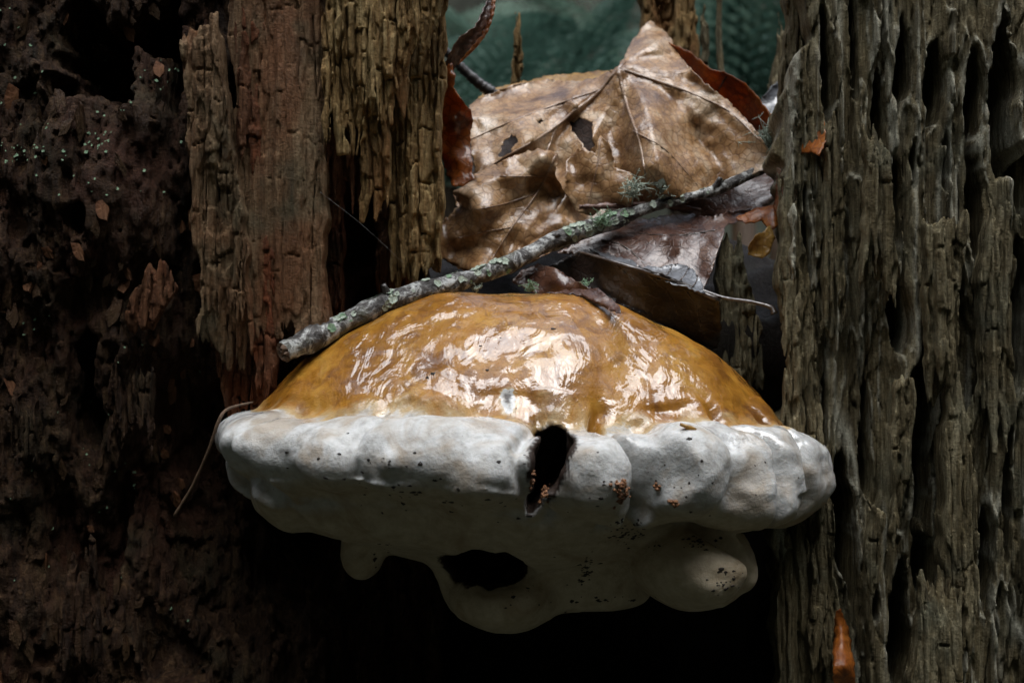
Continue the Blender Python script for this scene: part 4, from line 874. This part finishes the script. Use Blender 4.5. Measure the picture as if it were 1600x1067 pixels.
# small lichen flecks and bark flakes on the crumbly side of the stump
def on_left(px, py):
    sx = LWV[:, 0] / (D + LWV[:, 1]) * 2000 + 800; sy = 533.5 - LWV[:, 2] / (D + LWV[:, 1]) * 2000
    m = np.nonzero((np.abs(sx - px) < 6) & (np.abs(sy - py) < 6))[0]
    return None if not len(m) else LWV[m[np.argmin(LWV[m, 1])]]
rng = np.random.default_rng(77); V, F = [], []; k = 0
for (px, py, n, s_) in [(30, 240, 30, 20), (150, 215, 22, 14), (160, 300, 10, 60), (20, 500, 16, 30), (185, 640, 14, 12), (90, 200, 26, 70), (250, 120, 14, 20), (140, 700, 18, 130), (100, 900, 12, 100), (60, 60, 12, 60), (230, 560, 8, 60)]:
    for _ in range(n):
        q = on_left(px + rng.standard_normal() * s_, py + rng.standard_normal() * s_ * .6)
        if q is None: continue
        vt, ft = flake(q, np.array([rng.normal() * .4, -1, .4]), rng.uniform(.25, .8), int(rng.integers(1e6))); V.append(vt); F += [[a + k for a in f] for f in ft]; k += len(vt)
obj('lichen_flecks', np.vstack(V), F, M['lichen_green'], lw, kind='stuff', smooth=False)
FL = []
for s_ in range(5):                          # bark flakes: five shapes, copied
    r_ = np.random.default_rng(900 + s_); n = 9; ang = np.arange(n) * 2 * math.pi / n + r_.uniform(-.25, .25, n); rr = r_.uniform(.65, 1.2, n)
    ring = np.column_stack([np.cos(ang) * rr, np.zeros(n), np.sin(ang) * rr * 1.5]); fr = ring + np.column_stack([np.zeros(n), -r_.uniform(.25, .6, n), np.zeros(n)])
    V = np.vstack([fr * .8 + [0, -.12, 0], fr, ring + [0, .4, 0], [[.1, -.52, .15]]]); F = [[27, i, (i + 1) % n] for i in range(n)] + [[i, n + i, n + (i + 1) % n, (i + 1) % n] for i in range(n)] + [[n + i, 2 * n + i, 2 * n + (i + 1) % n, n + (i + 1) % n] for i in range(n)]
    me = bpy.data.meshes.new('bark_flake'); me.from_pydata((V / 1000).tolist(), [], F); me.materials.append(M['bark'] if s_ % 3 else M['wood_red']); FL.append(me)
base = Vector(ORIG[stump.name])
for i in range(110):
    px, py = (rng.uniform(-20, 260), rng.uniform(-20, 1080)) if i % 5 else (rng.uniform(240, 360), rng.uniform(330, 800))
    q = on_left(px, py)
    if q is None or q[1] > 62: continue
    o = bpy.data.objects.new('bark_flake', FL[i % 5]); C.objects.link(o); o.parent = stump
    o.location = Vector(q / 1000) - base; s_ = rng.uniform(1.6, 3.6); o.scale = (s_ * rng.uniform(.6, 1.1), s_ * .55, s_ * rng.uniform(.7, 1.5)); o.rotation_euler = (rng.normal() * .2, rng.normal() * .25, rng.normal() * .25)

# ------------------------------------------------------------------ ferny growth far behind, out of focus
def frond_mesh(seed):
    r_ = np.random.default_rng(seed); V, F = [], []; n = 20
    for i in range(n):
        u = (i + .5) / n; x = 620 * u; z = 330 * u - 420 * u * u; L = 150 * math.sin(math.pi * min(1, .12 + u * .92)) ** .7 + 8
        for s_ in (-1, 1):
            for j in range(5):
                a0, a1 = j / 5, (j + 1.25) / 5; wd = 17 * (1 - .5 * a0); k = len(V); dz = r_.normal() * 4
                for t, ww in ((a0, .3), ((a0 + a1) / 2, 1), (a1, .15)):
                    for e in (-1, 1): V.append((x + 30 * t + e * wd * ww + L * t * .25, s_ * L * t, z - 26 * t * t - 0.1 * L * t + dz + e * 2 * r_.normal()))
                F += [[k, k + 1, k + 3, k + 2], [k + 2, k + 3, k + 5, k + 4]]
    V, F2 = np.array(V), F; k = len(V); vt, ft = tube([(620 * u, 0, 330 * u - 420 * u * u - 2) for u in np.linspace(0, 1, 10)], np.linspace(4, 1, 10), 5)
    me = bpy.data.meshes.new('frond'); me.from_pydata((np.vstack([V, vt]) / 1000).tolist(), [], F2 + [[a + k for a in f] for f in ft]); me.materials.append(M['frond'] if seed % 2 == 0 else M['frond_pale']); return me
FR = [frond_mesh(i) for i in range(3)]
rng = np.random.default_rng(12)
SP = [(700, 60, 2300, 'short fern behind the gap, next to the pale plank'), (800, 30, 3000, 'fern whose fronds arch behind the curled russet leaf'), (885, 80, 2500, 'fern low behind the yellow edged leaf'), (960, 20, 3400, 'tall fern behind the peak of the tan leaf'),
      (1060, 60, 2700, 'fern showing behind the broken far plank'), (1160, 50, 2400, 'fern behind the thin upright grey stick'), (1215, 20, 3100, 'fern at the edge of the right stump wall'), (900, -20, 4600, 'distant fern up the bank above the tan leaf')]
for px, py, y, lab in SP:
    p = P(px, py, y); zg = -620 + 0.62 * max(math.hypot(p[0], p[1] - 150) - 3200, 0)
    f_ = thing('fern', lab, 'fern', (p[0], p[1], p[2] - 330), 'ferns out of focus behind the stump')
    vt, ft = tube([(p[0], p[1], zg - 40), (p[0] + 10, p[1], (zg + p[2] - 330) / 2), (p[0], p[1], p[2] - 325)], [38, 34, 26], 8); obj('stem', vt, ft, M['twig_brown'], f_)
    for i in range(10):
        o = bpy.data.objects.new('frond', FR[i % 3]); C.objects.link(o); o.parent = f_; a = 2.4 * i + rng.normal() * .3
        o.rotation_euler = (rng.normal() * .3, -rng.uniform(-.1, 1.0), a); o.location = (0, 0, rng.uniform(0, .12)); s_ = rng.uniform(.55, 1.0); o.scale = (s_, s_, s_)
